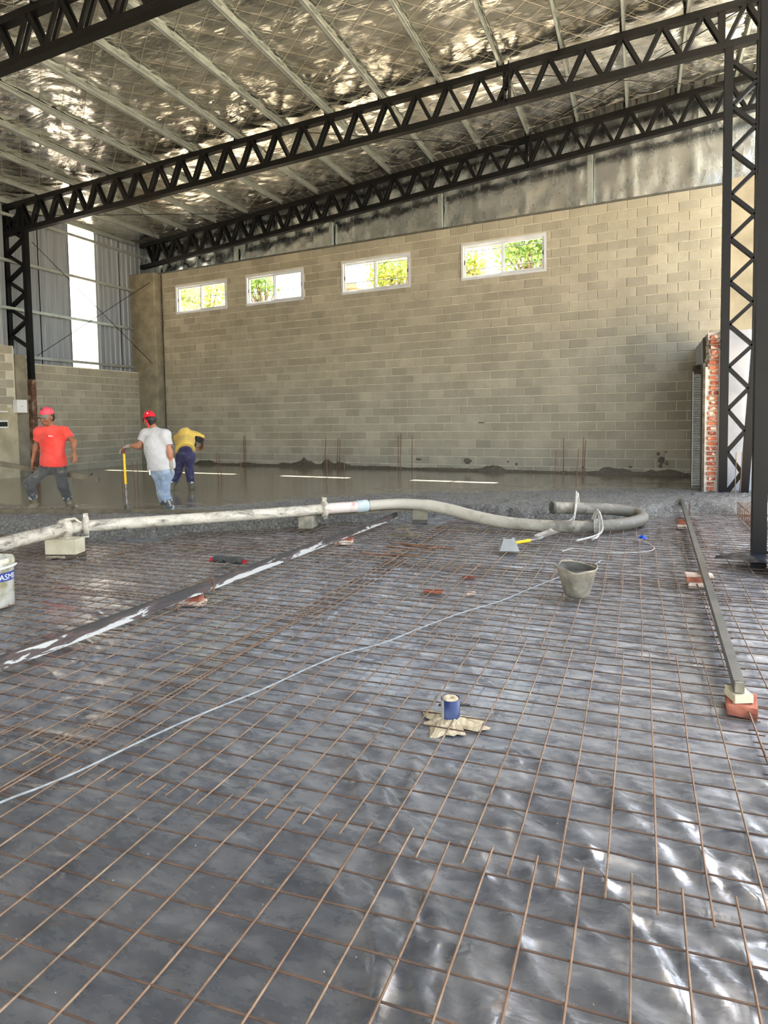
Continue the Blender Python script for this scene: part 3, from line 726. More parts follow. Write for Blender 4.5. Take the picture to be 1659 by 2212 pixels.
# ------------------------------------------------------------------ black plastic sheet under the mesh
ysn = [0.55]
while ysn[-1] < 10.9: ysn.append(ysn[-1]+max(.011, .0066*ysn[-1]))
ysn = np.array(ysn); xq = np.concatenate([np.arange(-9.5, -4.2, .06), np.arange(-4.2, 2.05, .0165)])
Xg, Yg = np.meshgrid(xq, ysn)
Z = .006*(fbm(Xg*1.6, Yg*1.6, 87)-.45)+.0012*(fbm(Xg*9, Yg*9, 88, 3)-.45)
def crease(x, y, ang, L, w, a, bend, asym):
    """one fold: a soft ridge of length L, width w and height a, bent a little, steeper on one side"""
    R_ = L*.62+.12; ix = np.where((xq > x-R_) & (xq < x+R_))[0]; iy = np.where((ysn > y-R_) & (ysn < y+R_))[0]
    if len(ix) < 2 or len(iy) < 2: return
    sl = (slice(iy[0], iy[-1]+1), slice(ix[0], ix[-1]+1)); dx, dy = Xg[sl]-x, Yg[sl]-y
    c, s_ = math.cos(ang), math.sin(ang); u, q = dx*c+dy*s_, -dx*s_+dy*c; q = q-bend*(u*u/L)-.010*np.sin(u*14+x*9)
    ww = np.where(q > 0, w*asym, w/asym); Z[sl] += a*np.exp(-np.abs(q/ww)**1.35)*sstep((L/2-np.abs(u))/(L*.38))
rc = random.Random(5)
for _ in range(520):                                   # small folds everywhere
    x, y = rc.uniform(-5.2, 1.9), .8+9.2*rc.random()**1.6
    crease(x, y, rc.choice((-.1,.05,-.35,-.9,.5,-1.2))+rc.gauss(0,.22), rc.uniform(.25,.95), rc.uniform(.010,.028)*(1+.06*y), rc.uniform(.004,.011), rc.gauss(0,.25), rc.uniform(.6,1.7))
for _ in range(150):                                   # deep drapes in the right foreground
    x, y = rc.uniform(-1.35, 1.1), rc.uniform(1.0, 2.75)
    if x < -1.1+.5*(2.2-y): continue
    crease(x, y, math.radians(-55)+rc.gauss(0,.28), rc.uniform(.30,.95), rc.uniform(.014,.034), rc.uniform(.008,.026), rc.gauss(0,.22), rc.uniform(.55,1.8))
for _ in range(420):                                   # long ripples in the middle distance
    x, y = rc.uniform(-5.0, 1.9), 2.0+7.5*rc.random()**1.2
    crease(x, y, rc.gauss(-.12,.16), rc.uniform(.35,1.4), rc.uniform(.014,.034), rc.uniform(.006,.018), rc.gauss(0,.14), rc.uniform(.5,1.9))
for x, y, an, L, w, a, bd, asy in ((-.30,1.72,-54,1.25,.030,.034,.06,.7),(-.52,1.45,-50,1.1,.036,.030,-.08,1.5),(-.05,1.95,-62,.9,.026,.034,.1,.8),(.32,1.75,-58,.9,.03,.03,-.1,1.4),(-.85,2.05,-40,.8,.024,.026,.1,.8),(-.6,2.35,-48,.7,.024,.028,0,1.4),(.15,2.35,-70,.7,.022,.034,.1,.7),(.5,2.2,-20,.7,.03,.034,.0,1.3),(-.15,1.30,-56,.9,.034,.026,.05,.8),(.2,1.25,-52,.7,.03,.022,-.05,1.3)):
    crease(x, y, math.radians(an), L, w, a, bd, asy)
Z = Z*.8; Z = np.where(Z > .026, .026+.010*np.tanh((Z-.026)/.010), Z)-.008
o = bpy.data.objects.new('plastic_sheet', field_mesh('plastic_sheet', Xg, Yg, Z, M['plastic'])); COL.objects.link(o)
tag(o, 'wrinkled dusty black plastic sheeting spread on the ground under the steel mesh', 'plastic sheet')

# ------------------------------------------------------------------ welded mesh panels
def wavy(p, q, n, amp, seed, r=.0038):
    p, q = Vector(p), Vector(q); d = (q-p); L = d.length; s = Vector((-d.y, d.x, 0)).normalized(); pts = []
    rnd = random.Random(seed); ph = [rnd.uniform(0, 6.28) for _ in range(4)]; a = [rnd.uniform(-1, 1)*amp for _ in range(4)]
    for i in range(n+1):
        t = i/n; w = sum(a[k]*math.sin((k+1)*2.1*t*L+ph[k])/(k+1) for k in range(4))
        z = .004*math.sin(3*t*L+ph[0])
        pts.append(p+d*t+s*w+Vector((0,0,z)))
    mb = MB(); mb.tube(pts, r, 5, cap=True); return mb
def mesh_panel(x0, x1, y0, y1, du, dv, ang, px, py, label, seed, full=True):
    """px/py: phase of one bar; ang: slope of cross bars; bars run along y, cross bars along x"""
    t = thing('rebar_mesh', ((x0+x1)/2, (y0+y1)/2, .02), label, 'steel mesh', 'rusty welded mesh panels'); ta = math.tan(ang)
    xm = (x0+x1)/2; k0 = math.ceil((x0-px)/du); i = 0
    n1 = max(4, int((y1-y0)*4)); n2 = max(4, int((x1-x0)*4)); zl, zc = .0395, .032
    x = px+k0*du
    while x < x1:
        e0, e1 = random.uniform(-.02,.02), random.uniform(-.02,.02); sh = ta*(x-xm)
        part('bar', wavy((x, y0+e0+sh, zl), (x-.002, y1+e1+sh, zl), n1, .005, seed*1000+i), M['rebar'], t); x += du; i += 1
    y = py+math.ceil((y0-py)/dv)*dv; ends = y0+.02
    while y < y1:
        part('cross_bar', wavy((x0, y+ta*(x0-xm), zc), (x1, y+ta*(x1-xm), zc), n2, .006, seed*1000+500+i, .0034), M['rebar_cross'], t); y += dv; i += 1
    return t
PAN = [
 (-2.38, 1.10, .75, 2.02, .1411, .1325, math.radians(2.6), -.579, 1.775, 'welded steel mesh panel nearest the camera, in the centre foreground'),
 (-2.40, .52, 1.90, 4.05, .1432, .1290, math.radians(1.2), -.515, 3.035, 'welded steel mesh panel around the blue pipe stub'),
 (-2.36, .55, 3.95, 6.04, .1440, .1300, math.radians(-.6), -.418, 4.02, 'welded steel mesh panel under the cement bucket'),
 (-2.42, .60, 5.68, 7.85, .1440, .1300, math.radians(-.8), -.285, 5.78, 'welded steel mesh panel below the shovel and the hose'),
 (-2.45, .70, 7.70, 9.75, .1450, .1320, math.radians(.5), -.33, 7.82, 'farthest welded steel mesh panel, half buried by the poured concrete'),
 (-5.35, -2.25, .95, 2.10, .1420, .1320, math.radians(3.0), -2.30, 1.50, 'welded steel mesh panel at the left edge of the foreground'),
 (-5.30, -2.22, 1.98, 4.16, .1432, .1300, math.radians(2.4), -2.26, 2.06, 'welded steel mesh panel in front of the near end of the left rail'),
 (-5.32, -2.16, 4.02, 6.10, .1440, .1300, math.radians(1.0), -2.20, 4.10, 'welded steel mesh panel under the middle of the left rail'),
 (-5.36, -2.26, 5.95, 8.05, .1440, .1310, math.radians(.6), -2.31, 6.05, 'welded steel mesh panel under the hand float and steel offcuts'),
 (-8.3, -5.2, 3.0, 5.95, .1450, .1320, math.radians(.4), -5.3, 3.05, 'welded steel mesh panel beside the white plastic pail'),
 (.46, 2.0, 1.35, 3.60, .1432, .1310, math.radians(-.4), .49, 1.40, 'welded steel mesh panel right of the near end of the right rail'),
 (.42, 2.0, 3.45, 5.65, .1440, .1300, math.radians(.5), .47, 3.50, 'welded steel mesh panel under the black plastic flap'),
 (.44, 2.0, 5.45, 7.65, .1440, .1300, math.radians(-.5), .50, 5.50, 'welded steel mesh panel at the foot of the nearest column'),
 (.45, 2.0, 7.50, 10.25, .1440, .1310, math.radians(.3), .52, 7.55, 'welded steel mesh panel right of the far end of the right rail'),
]
for i, p in enumerate(PAN): mesh_panel(*p, seed=i+1)

# ------------------------------------------------------------------ concrete pump line: steel pipe, couplings, rubber hose
def smooth_path(pts, n=8):
    P = [Vector(p) for p in pts]; out = []
    for i in range(len(P)-1):
        p0, p1, p2, p3 = P[max(i-1,0)], P[i], P[i+1], P[min(i+2,len(P)-1)]
        for k in range(n):
            t = k/n; out.append(.5*((2*p1)+(p2-p0)*t+(2*p0-5*p1+4*p2-p3)*t*t+(3*p1-p0-3*p2+p3)*t**3))
    out.append(P[-1]); return out
PIPE = [(-5.66,3.7,.30),(-5.70,4.36,.30),(-5.84,4.86,.29),(-5.94,5.33,.28)]
PIPE2 = [(-5.86,5.55,.28),(-5.08,6.29,.28),(-4.27,7.07,.28),(-3.85,7.56,.28)]
t = thing('pump_pipe', (-5.8,5.0,.2), 'cement-splashed white steel pump pipe leaving the left edge of the frame', 'pipe', 'concrete pump pipes')
mb = MB(); mb.tube(smooth_path(PIPE), .070, 20); part('pipe_body', mb, M['pipe'], t)
mb = MB(); d = (Vector(PIPE2[0])-Vector(PIPE[-1])); mb.lathe([(.07,-.05),(.105,-.045),(.118,-.02),(.118,.025),(.10,.05),(.07,.06)], PIPE[-1], 20, axis=d); part('coupling_ring', mb, M['pipe'], t)
mb = MB(); mb.tube([Vector(PIPE[-1])+Vector((.02,-.02,.10)), Vector(PIPE[-1])+Vector((.10,.05,.115)), Vector(PIPE[-1])+Vector((.16,.08,.06))], [.02,.016,.012], 8); part('clamp_lever', mb, M['pipe'], t)
t = thing('pump_pipe', (-4.8,6.6,.2), 'long straight white steel pump pipe behind the buff block', 'pipe', 'concrete pump pipes')
mb = MB(); mb.tube([PIPE[-1]]+PIPE2, .068, 20); part('pipe_body', mb, M['pipe'], t)
for i, q in enumerate((PIPE2[0], PIPE2[-1])):
    mb = MB(); ax = Vector(PIPE2[1])-Vector(PIPE2[0]); mb.lathe([(.068,-.035),(.10,-.03),(.112,-.012),(.112,.012),(.10,.03),(.068,.035)], q, 20, axis=ax); cr = part('coupling_ring', mb, M['pipe'], t)
    mb = MB(); mb.box((q[0], q[1], q[2]+.125), (.05,.05,.05), .8, jit=.006); mb.box((q[0], q[1], q[2]-.11), (.05,.06,.04), .8, jit=.006); part('clamp_lug', mb, M['pipe'], cr)
t = thing('hose_connector', (-3.6,7.8,.2), 'short red and white pipe piece with pale collar joining pipe to hose', 'pipe connector')
mb = MB(); mb.tube([PIPE2[-1], (-3.51,7.9,.28)], .072, 20); part('pipe_body', mb, M['pipe_pink'], t)
mb = MB(); mb.lathe([(.07,-.01),(.083,0),(.083,.15),(.07,.17)], (-3.53,7.88,.28), 20, axis=(.1,.13,0)); part('collar', mb, M['pipe_collar'], t)
HOSE = [(-3.41,8.02,.28),(-3.08,8.26,.285),(-2.71,8.34,.27),(-2.39,8.36,.22),(-2.05,8.29,.16),(-1.73,8.22,.115),(-1.37,8.17,.092),(-.97,8.14,.092),(-.59,8.23,.092),(-.28,8.44,.092),(-.06,8.74,.095),(.03,9.06,.105),(-.06,9.26,.14),(-.30,9.20,.18),(-.62,8.98,.215),(-1.06,8.72,.245)]
HP = smooth_path(HOSE, 10)
t = thing('rubber_hose', (-1.5,8.3,.05), 'thick grey cement-coated rubber hose curled back in a loop', 'hose')
mb = MB(); mb.tube(HP, [.070]*20+[.078]*(len(HP)-20), 22, cap=False); part('hose_body', mb, M['hose'], t)
mb = MB(); e, dd = HP[-1], (HP[-1]-HP[-4]).normalized(); mb.lathe([(.078,-.01),(.084,.0),(.084,.03),(.06,.03),(.058,-.15),(.0,-.15)], e, 22, axis=dd); part('hose_mouth', mb, M['bucket_in'], t)
mb = MB(); mb.tube([(-3.5,7.86,.205),(-2.62,8.55,.205)], .02, 6); 
# rope ties on the hose
def ropes(name, paths, label, mat, r=.012, group=None, cat='rope'):
    mb = MB(); c = Vector(paths[0][0])
    for p in paths: mb.tube(smooth_path(p, 6), r, 8)
    return solo(name, mb, M[mat], (c.x, c.y, 0), label, cat, group)
k = 82; c = HP[k]
ropes('rope_tie', [[c+Vector((.0,-.02,.09)), c+Vector((.05,-.07,.20)), c+Vector((.09,-.12,.12)), c+Vector((.10,-.17,-.02)), c+Vector((.02,-.40,-.05)), c+Vector((-.14,-.72,-.05))],
    [c+Vector((-.02,.0,.09)), c+Vector((.03,-.03,.21)), c+Vector((.06,-.09,.14)), c+Vector((.07,-.16,-.03)), c+Vector((.06,-.44,-.05)), c+Vector((.02,-.58,-.05))],
    [c+Vector((.085*math.cos(a)*0+.004*a, .088*math.cos(a), .088*math.sin(a))) for a in np.linspace(0, 19, 40)]], 'white rope knotted round the front run of the hose', 'rope', .013, 'ropes tied to the hose')
c = HP[-8]
ropes('rope_tie', [[c+Vector((-.02,0,.07)), c+Vector((-.03,-.02,.22)), c+Vector((-.03,-.10,.10)), c+Vector((-.05,-.22,-.10)), c+Vector((-.16,-.34,-.14))],
    [c+Vector((.0,0,.07)), c+Vector((-.01,-.03,.20)), c+Vector((-.02,-.11,.06)), c+Vector((-.04,-.24,-.12)), c+Vector((-.06,-.36,-.14))]], 'pale rope tied near the open mouth of the hose', 'rope', .012, 'ropes tied to the hose')

# ---- blocks that carry the pump line
def hollow_block(name, c, L, Wd, H, rz, mat, label):
    t = thing(name, (c[0], c[1], 0), label, 'concrete block', 'blocks under the pump line'); w = .032; ca, sa = math.cos(rz), math.sin(rz)
    def at(x, y): return (c[0]+x*ca-y*sa, c[1]+x*sa+y*ca)
    mb = MB()
    for y in (-Wd/2+w/2, Wd/2-w/2): p = at(0, y); mb.box((p[0], p[1], H/2+.01), (L, w, H), rz, jit=.002)
    n = 3 if L > .3 else 2
    for i in range(n):
        x = -L/2+w/2+(L-w)*i/(n-1); p = at(x, 0); mb.box((p[0], p[1], H/2+.01), (w, Wd-2*w, H), rz)
    part('shell', mb, mat, t)
    mb = MB(); p = at(0, 0); mb.box((p[0], p[1], .02), (L+.006, Wd+.006, .05), rz, jit=.012); part('wet_foot', mb, M['wet_lump'], t)
    return t
hollow_block('concrete_block', (-5.80,5.20), .34, .19, .20, math.radians(18), M['block_new'], 'buff hollow block under the pipe coupling at left')
hollow_block('concrete_block', (-4.04,7.46), .19, .19, .20, math.radians(5), M['bucket'], 'cement-stained half block under the middle of the pump pipe')
hollow_block('concrete_block', (-2.84,8.50), .20, .20, .185, math.radians(15), M['concrete_grey'], 'grey cement-coated block where the hose starts to bend down')
mb = MB(); mb.bar((-3.95,7.62,.19), (-2.55,8.72,.19), .05, .03); solo('timber_batten', mb, M['wet_wood'], (-3.2,8.2,.17), 'cement-coated batten lying under the start of the rubber hose', 'timber')

# ------------------------------------------------------------------ screed rails, stakes, bricks
mb = MB(); mb.bar((.45,3.46,.136), (.585,10.72,.15), .046, .058); t = thing('screed_rail', (.5,7,.1), 'grey steel screed rail on the right, propped on bricks', 'rail', 'steel screed rails')
part('tube', mb, M['grey_steel'], t)
mb = MB(); mb.box((.45,3.455,.136), (.038,.02,.05), jit=.003); part('mortar_plug', mb, M['bucket'], t)
mb = MB(); mb.box((.4815,6.36,.166), (.05,.012,.006)); part('weld_seam', mb, M['rust_bar'], t)
t = thing('screed_rail', (-3.25,5,.1), 'dark steel screed rail on the left with flaking white paint', 'rail', 'steel screed rails')
mb = MB(); mb.bar((-3.34,1.6,.120), (-3.12,8.3,.120), .036, .078); part('tube', mb, M['rail'], t)
mb = MB(); mb.box((-3.25,4.33,.117), (.05,.012,.1)); part('weld_seam', mb, M['rust_bar'], t)
def stake(p, q, label, r=.007, mat='rust_bar', group='steel stakes by the rails'):
    mb = MB(); mb.tube([p, q], r, 6); solo('steel_stake', mb, M[mat], p, label, 'stake', group)
stake((-3.28,3.95,-.03),(-3.285,3.95,.13), 'rusty stake at the left rail, nearest the camera')
stake((-3.275,4.27,-.03),(-3.275,4.28,.16), 'rusty stake just beyond the bricks of the left rail')
stake((-3.235,6.68,-.03),(-3.235,6.68,.15), 'rusty stake beside the far bricks of the left rail')
stake((-3.225,7.00,-.03),(-3.225,7.00,.16), 'rusty stake at the far part of the left rail')
stake((.655,10.19,-.03),(.66,10.19,.17), 'short rusty stake at the far end of the right rail')
def brick(c, d, rz, mat, label, group='bricks propping the rails', jit=.006, ch=.08):
    mb = MB(); mb.chunk(c, d, rz, ch, jit); return solo('brick', mb, M[mat], (c[0], c[1], c[2]-d[2]/2), label, 'brick', group)
brick((.468,3.50,.034),(.135,.19,.056), -.10, 'brick_red', 'red brick at the near end of the right rail')
brick((.452,3.50,.084),(.085,.12,.042), .25, 'block_new', 'pale stone wedge on the red brick at the near rail end')
brick((.45,5.92,.030),(.15,.10,.05), .1, 'brick_pale', 'pale brick at the bottom of the stack under the right rail')
brick((.445,5.93,.076),(.16,.11,.04), -.05, 'brick_red', 'red brick in the middle of the stack under the right rail')
brick((.46,5.95,.103),(.21,.12,.022), .08, 'brick_pale', 'pale chipped brick at the top of the stack under the right rail', ch=.2)
brick((.52,8.96,.032),(.16,.10,.05), .1, 'brick_pale', 'small pale brick under the far part of the right rail')
brick((.53,8.99,.082),(.17,.09,.045), -.1, 'brick_red', 'small red brick on top under the far part of the right rail')
brick((-3.29,4.14,.020),(.20,.11,.035), .15, 'brick_pale', 'pale brick under the middle of the left rail')
brick((-3.30,4.15,.05),(.16,.09,.022), .1, 'brick_red', 'thin red brick chip on the pale brick of the left rail')
brick((-3.20,6.76,.024),(.20,.12,.045), .2, 'brick_pale', 'whitish brick at the bottom under the far left rail')
brick((-3.19,6.79,.058),(.18,.11,.02), .0, 'brick_red', 'red brick chip on top under the far left rail')

# ------------------------------------------------------------------ buckets, pipe stub, cord
t = thing('cement_bucket', (-.46,5.25,.03), 'grey cement-caked bucket standing on the mesh', 'bucket')
mb = MB(); mb.lathe([(.0,.035),(.092,.035),(.096,.045),(.150,.245),(.156,.25),(.156,.262),(.149,.262)], (-.46,5.25,0), 28)
for i in range(len(mb.v)):
    x, y, z = mb.v[i]; a = math.atan2(y-5.25, x+.46)
    if z > .2: mb.v[i] = (-.46+(x+.46)*(1+.03*math.sin(2*a+.4)), 5.25+(y-5.25)*(1+.03*math.sin(3*a)), z+.010*math.sin(2*a+1)+.006*math.sin(5*a))
part('shell', mb, M['bucket'], t)
mb = MB(); mb.lathe([(.149,.262),(.142,.24),(.118,.15),(.10,.10),(.0,.095)], (-.46,5.25,0), 28); part('caked_inside', mb, M['bucket_in'], t)
mb = MB(); mb.tube(smooth_path([(-.61,5.24,.255),(-.58,5.30,.29),(-.50,5.34,.285),(-.42,5.36,.265),(-.36,5.33,.258),(-.31,5.28,.255)]), .006, 6); mb.box((-.617,5.24,.255), (.03,.03,.03), .3); part('wire_handle', mb, M['bucket'], t)

PC = (-4.77, 3.57); t = thing('plastic_pail', (PC[0], PC[1], 0), 'stained white plastic pail with a blue band at the left edge', 'pail')
mb = MB(); mb.lathe([(.0,.01),(.138,.01),(.144,.018),(.152,.33),(.158,.335),(.158,.345),(.154,.35),(.160,.355),(.160,.37),(.155,.40),(.150,.40)], (PC[0],PC[1],0), 36); part('shell', mb, M['pail'], t)
mb = MB(); mb.lathe([(.150,.40),(.146,.30),(.140,.12),(.0,.11)], (PC[0],PC[1],0), 36); part('inside', mb, M['pail'], t)
mb = MB(); mb.lathe([(.1505,.222),(.1525,.292)], (PC[0],PC[1],0), 36); part('printed_band', mb, M['pail_band'], t)
a0 = math.radians(-38)
mb = MB(); pts = [(PC[0]+.172*math.cos(a), PC[1]+.172*math.sin(a), .335+.012*math.sin((a-a0)*2)) for a in np.linspace(a0-.5, a0+1.3, 12)]
q = Vector((math.cos(a0+.35), math.sin(a0+.35), 0)); pts = [Vector(p)+q*.05*math.sin(math.pi*i/11) for i, p in enumerate(pts)]; mb.tube(pts, .009, 6); part('handle', mb, M['white_paint'], t)
# lettering bent round the pail
def text_mesh(s, size):
    cu = bpy.data.curves.new('txt', 'FONT'); cu.body = s; cu.size = size; cu.extrude = .0; cu.align_x = 'CENTER'; cu.resolution_u = 3
    ob = bpy.data.objects.new('txt', cu); COL.objects.link(ob); dg = bpy.context.evaluated_depsgraph_get(); me = bpy.data.meshes.new_from_object(ob.evaluated_get(dg))
    vs = [v.co.copy() for v in me.vertices]; fs = [tuple(p.vertices) for p in me.polygons]; bpy.data.objects.remove(ob); bpy.data.curves.remove(cu); bpy.data.meshes.remove(me); return vs, fs
vs, fs = text_mesh('CASMB', .062); am = math.radians(0); mb = MB()
mb.add([(PC[0]+.1545*math.cos(am+v.x/.154), PC[1]+.1545*math.sin(am+v.x/.154), .235+v.y) for v in vs], fs); part('lettering', mb, M['white_print'], t)

PP = (-.83, 2.90); t = thing('pipe_stub', (PP[0],PP[1],0), 'blue plastic pipe stub packed with sand, rising through the sheet', 'pipe')
mb = MB(); mb.lathe([(.045,.0),(.045,.124),(.042,.124),(.042,.10)], (PP[0],PP[1],0), 28); part('pipe_wall', mb, M['blue_pvc'], t)
mb = MB(); mb.lathe([(.043,.118),(.034,.127),(.014,.128),(.006,.118),(0,.110)], (PP[0],PP[1],0), 20); part('sand_fill', mb, M['sand'], t)
mb = MB()
for a in np.linspace(math.radians(210), math.radians(245), 5)[:-1]:
    b = a+math.radians(35)/4; P = [(PP[0]+.0458*math.cos(u), PP[1]+.0458*math.sin(u), z) for z in (.003,.123) for u in (a, b)]; mb.add(P, [(0,1,3,2)])
part('tape_strip', mb, M['tape'], t)
mb = MB(); mb.tube([(PP[0]-.055,PP[1]-.012,.086),(PP[0]+.085,PP[1]+.036,.086)], .006, 8); part('cross_bolt', mb, M['black_rubber'], t)
mb = MB(); mb.tube([(PP[0]-.012,PP[1]-.036,.018),(PP[0]-.022,PP[1]-.052,.016)], .012, 8); part('plug', mb, M['black_rubber'], t)
rg = np.linspace(0, 1, 9); n = 44; P = []; Fc = []
for j, q in enumerate(rg):
    for i in range(n):
        a = 2*math.pi*i/n; R_ = .088+.030*math.sin(3*a+.5)+.018*math.sin(7*a+2)+.012*math.sin(13*a); r = .03+R_*q
        P.append((PP[0]+r*1.2*math.cos(a)+.008, PP[1]+r*.95*math.sin(a)-.012, .004+.034*(1-q)**.8+random.uniform(-.003,.004)))
for j in range(8):
    for i in range(n): Fc.append((j*n+i, (j+1)*n+i, (j+1)*n+(i+1) % n, j*n+(i+1) % n))
mb = MB(); mb.add(P, Fc); solo('sand_spill', mb, M['sand'], (PP[0],PP[1],0), 'pale sand spilled round the blue pipe stub', 'sand', kind='stuff')
CAB = [(-2.30,1.30,.045),(-2.21,1.63,.045),(-2.15,1.77,.045),(-2.10,1.93,.044),(-2.04,2.20,.044),(-1.95,2.51,.045),(-1.84,2.82,.044),(-1.73,3.23,.044),(-1.64,3.47,.044),(-1.49,3.71,.045),(-1.36,4.07,.044),(-1.19,4.48,.044),(-.99,4.86,.044),(-.82,5.32,.045),(-.66,5.74,.045),(-.58,6.0,.045),(-.42,6.25,.05),(-.34,6.5,.06)]
mb = MB(); mb.tube(smooth_path(CAB, 5), .0052, 8); solo('grey_cord', mb, M['cable'], (-1.7,3.3,.04), 'grey cord trailing diagonally across the mesh to the bucket', 'cord')
WR = [(-.75,6.88,.042),(-.65,7.08,.042),(-.37,6.97,.042),(-.01,7.08,.042),(.14,7.28,.042),(.09,7.60,.042),(-.02,7.74,.05)]
mb = MB(); mb.tube(smooth_path(WR, 6), .005, 6); solo('thin_rope', mb, M['rope'], (-.2,7.1,.04), 'thin white rope looping on the mesh below the blue film scrap', 'rope')
mb = MB(); us = np.linspace(-1, 1, 9)
mb.grid(lambda u, v: (.03+u*.055, 7.86+v*.04, .045+.035*(1-abs(u))*(.6+.4*math.sin(5*u+3*v))+.008*math.sin(9*v+4*u)), us, us); solo('film_scrap', mb, M['blue_rag'], (.03,7.86,.03), 'crumpled bright blue film scrap near the hose loop', 'plastic scrap')

# ---- cement footing, shovel, float, gloves, offcuts
FC = (-1.30,6.86); t = thing('cement_footing', (FC[0],FC[1],.0), 'small grey tapered cement footing block left of the bucket', 'cement block'); ca, sa = math.cos(.25), math.sin(.25)
def ring(h, a, c=0): return [(FC[0]+x*ca-y*sa, FC[1]+x*sa+y*ca, h) for x, y in ((-a,-a),(a,-a),(a,a),(-a,a))]
mb = MB(); R0, R1, R2 = ring(.035,.105), ring(.15,.062), ring(.155,.03); mb.add(R0+R1+R2, [(3,2,1,0)]+[(i,(i+1)%4,4+(i+1)%4,4+i) for i in range(4)]+[(4+i,4+(i+1)%4,8+(i+1)%4,8+i) for i in range(4)]); part('body', mb, M['footing'], t)
mb = MB(); R2, R3 = ring(.156,.03), ring(.11,.024); mb.add(R2+R3, [(i,(i+1)%4,4+(i+1)%4,4+i) for i in range(4)]+[(4,5,6,7)]); part('socket', mb, M['bucket_in'], t)
def shovel(name, grip, neck, tip, width, label, dgrip=True, split=.55, upv=(0,0,1), group='shovels'):
    grip, neck, tip = Vector(grip), Vector(neck), Vector(tip); t = thing(name, tuple(neck), label, 'shovel', group)
    a = grip.lerp(neck, split); mb = MB(); mb.tube([grip, a], .018, 10); part('handle', mb, M['yellow'], t)
    mb = MB(); mb.tube([a, neck, neck.lerp(tip, .15)], [.017,.016,.02], 10); part('socket', mb, M['tool_grey'], t)
    d, s, b = frame_from(tip-neck, upv); L = (tip-neck).length
    mb = MB(); us = np.linspace(-1, 1, 7); vs = np.linspace(0, 1, 6)
    prof = lambda v: .82+.18*v
    for off in (0, .004):
        mb.grid(lambda u, v: neck+d*(L*v)+s*(u*width/2*prof(v))+b*(.030*u*u+.015*(1-v)+off-.02), us, vs)
    part('blade', mb, M['tool_grey'], t)
    if dgrip:
        mb = MB(); g = (grip-neck).normalized(); mb.tube([grip+s*.0+g*.0, grip+s*.045+g*.06, grip+s*.045+g*.10, grip-s*.045+g*.10, grip-s*.045+g*.06, grip], .011, 8); part('grip', mb, M['grip_red'], t)
    return t
shovel('shovel', (-1.36,7.02,.055), (-1.03,7.22,.10), (-.86,7.52,.15), .20, 'shovel with short yellow handle lying beside the grey footing', dgrip=False, split=.72)
t = thing('hand_float', (-2.66,7.28,.03), 'grey wooden hand float lying on the mesh', 'float')
mb = MB(); mb.box((-2.66,7.28,.045), (.40,.11,.018), .18); part('sole', mb, M['wet_wood'], t)
mb = MB(); P = smooth_path([(-2.78,7.265,.055),(-2.72,7.27,.115),(-2.62,7.285,.115),(-2.56,7.30,.055)], 5)
for i in range(len(P)-1): mb.bar(P[i], P[i+1], .028, .026)
part('handle', mb, M['wet_wood'], t)
for k, (c, rz, dl) in enumerate((((-3.95,5.42), .25, -1), ((-3.74,5.42), -.15, 1))):
    t = thing('work_glove', (c[0],c[1],.03), 'dark work glove with red cuff, %s of the pair on the mesh' % ('left one' if k == 0 else 'right one'), 'glove', 'pair of work gloves'); ca, sa = math.cos(rz), math.sin(rz)
    W_ = lambda x, y, z: (c[0]+x*ca-y*sa, c[1]+x*sa+y*ca, z)
    mb = MB(); mb.tube([W_(-.07*-dl,0,.05), W_(0,0,.058), W_(.06*-dl,0,.052)], [.03,.04,.036], 10); part('palm', mb, M['glove_dark'], t)
    for j, y in enumerate((-.04,-.014,.014,.04)):
        mb = MB(); mb.tube([W_(.05*-dl,y*.8,.052), W_(.10*-dl,y,.056), W_((.13+.01*(j % 2))*-dl,y*1.1,.046)], [.013,.012,.009], 8); part('finger', mb, M['glove_dark'], t)
    mb = MB(); mb.tube([W_(0,-.035,.052), W_(.04*-dl,-.075,.05)], [.014,.010], 8); part('thumb', mb, M['glove_dark'], t)
    mb = MB(); mb.tube([W_(.065*dl,0,.05), W_(.105*dl,0,.048)], [.020,.024], 10); part('cuff', mb, M['red'], t)
for i, (p, q) in enumerate((((-2.50,6.28,.04),(-2.36,6.45,.045)),((-2.62,6.60,.04),(-2.20,6.50,.045)),((-2.58,6.78,.045),(-2.02,6.56,.05)),((-2.48,6.72,.06),(-1.84,6.64,.05)),((-2.10,6.40,.045),(-2.06,6.72,.055)),((-2.62,6.15,.045),(-2.10,6.22,.045)),((-2.75,6.2,.045),(-2.36,6.12,.045)))):
    stake(p, q, ('rusty steel offcut lying on the mesh, %s of the scattered bundle' % ['leftmost short piece','left slanting piece','rear left piece','long rear piece','pale upright-looking piece','front right piece','front left piece'][i]), .008, group='steel offcuts on the mesh')

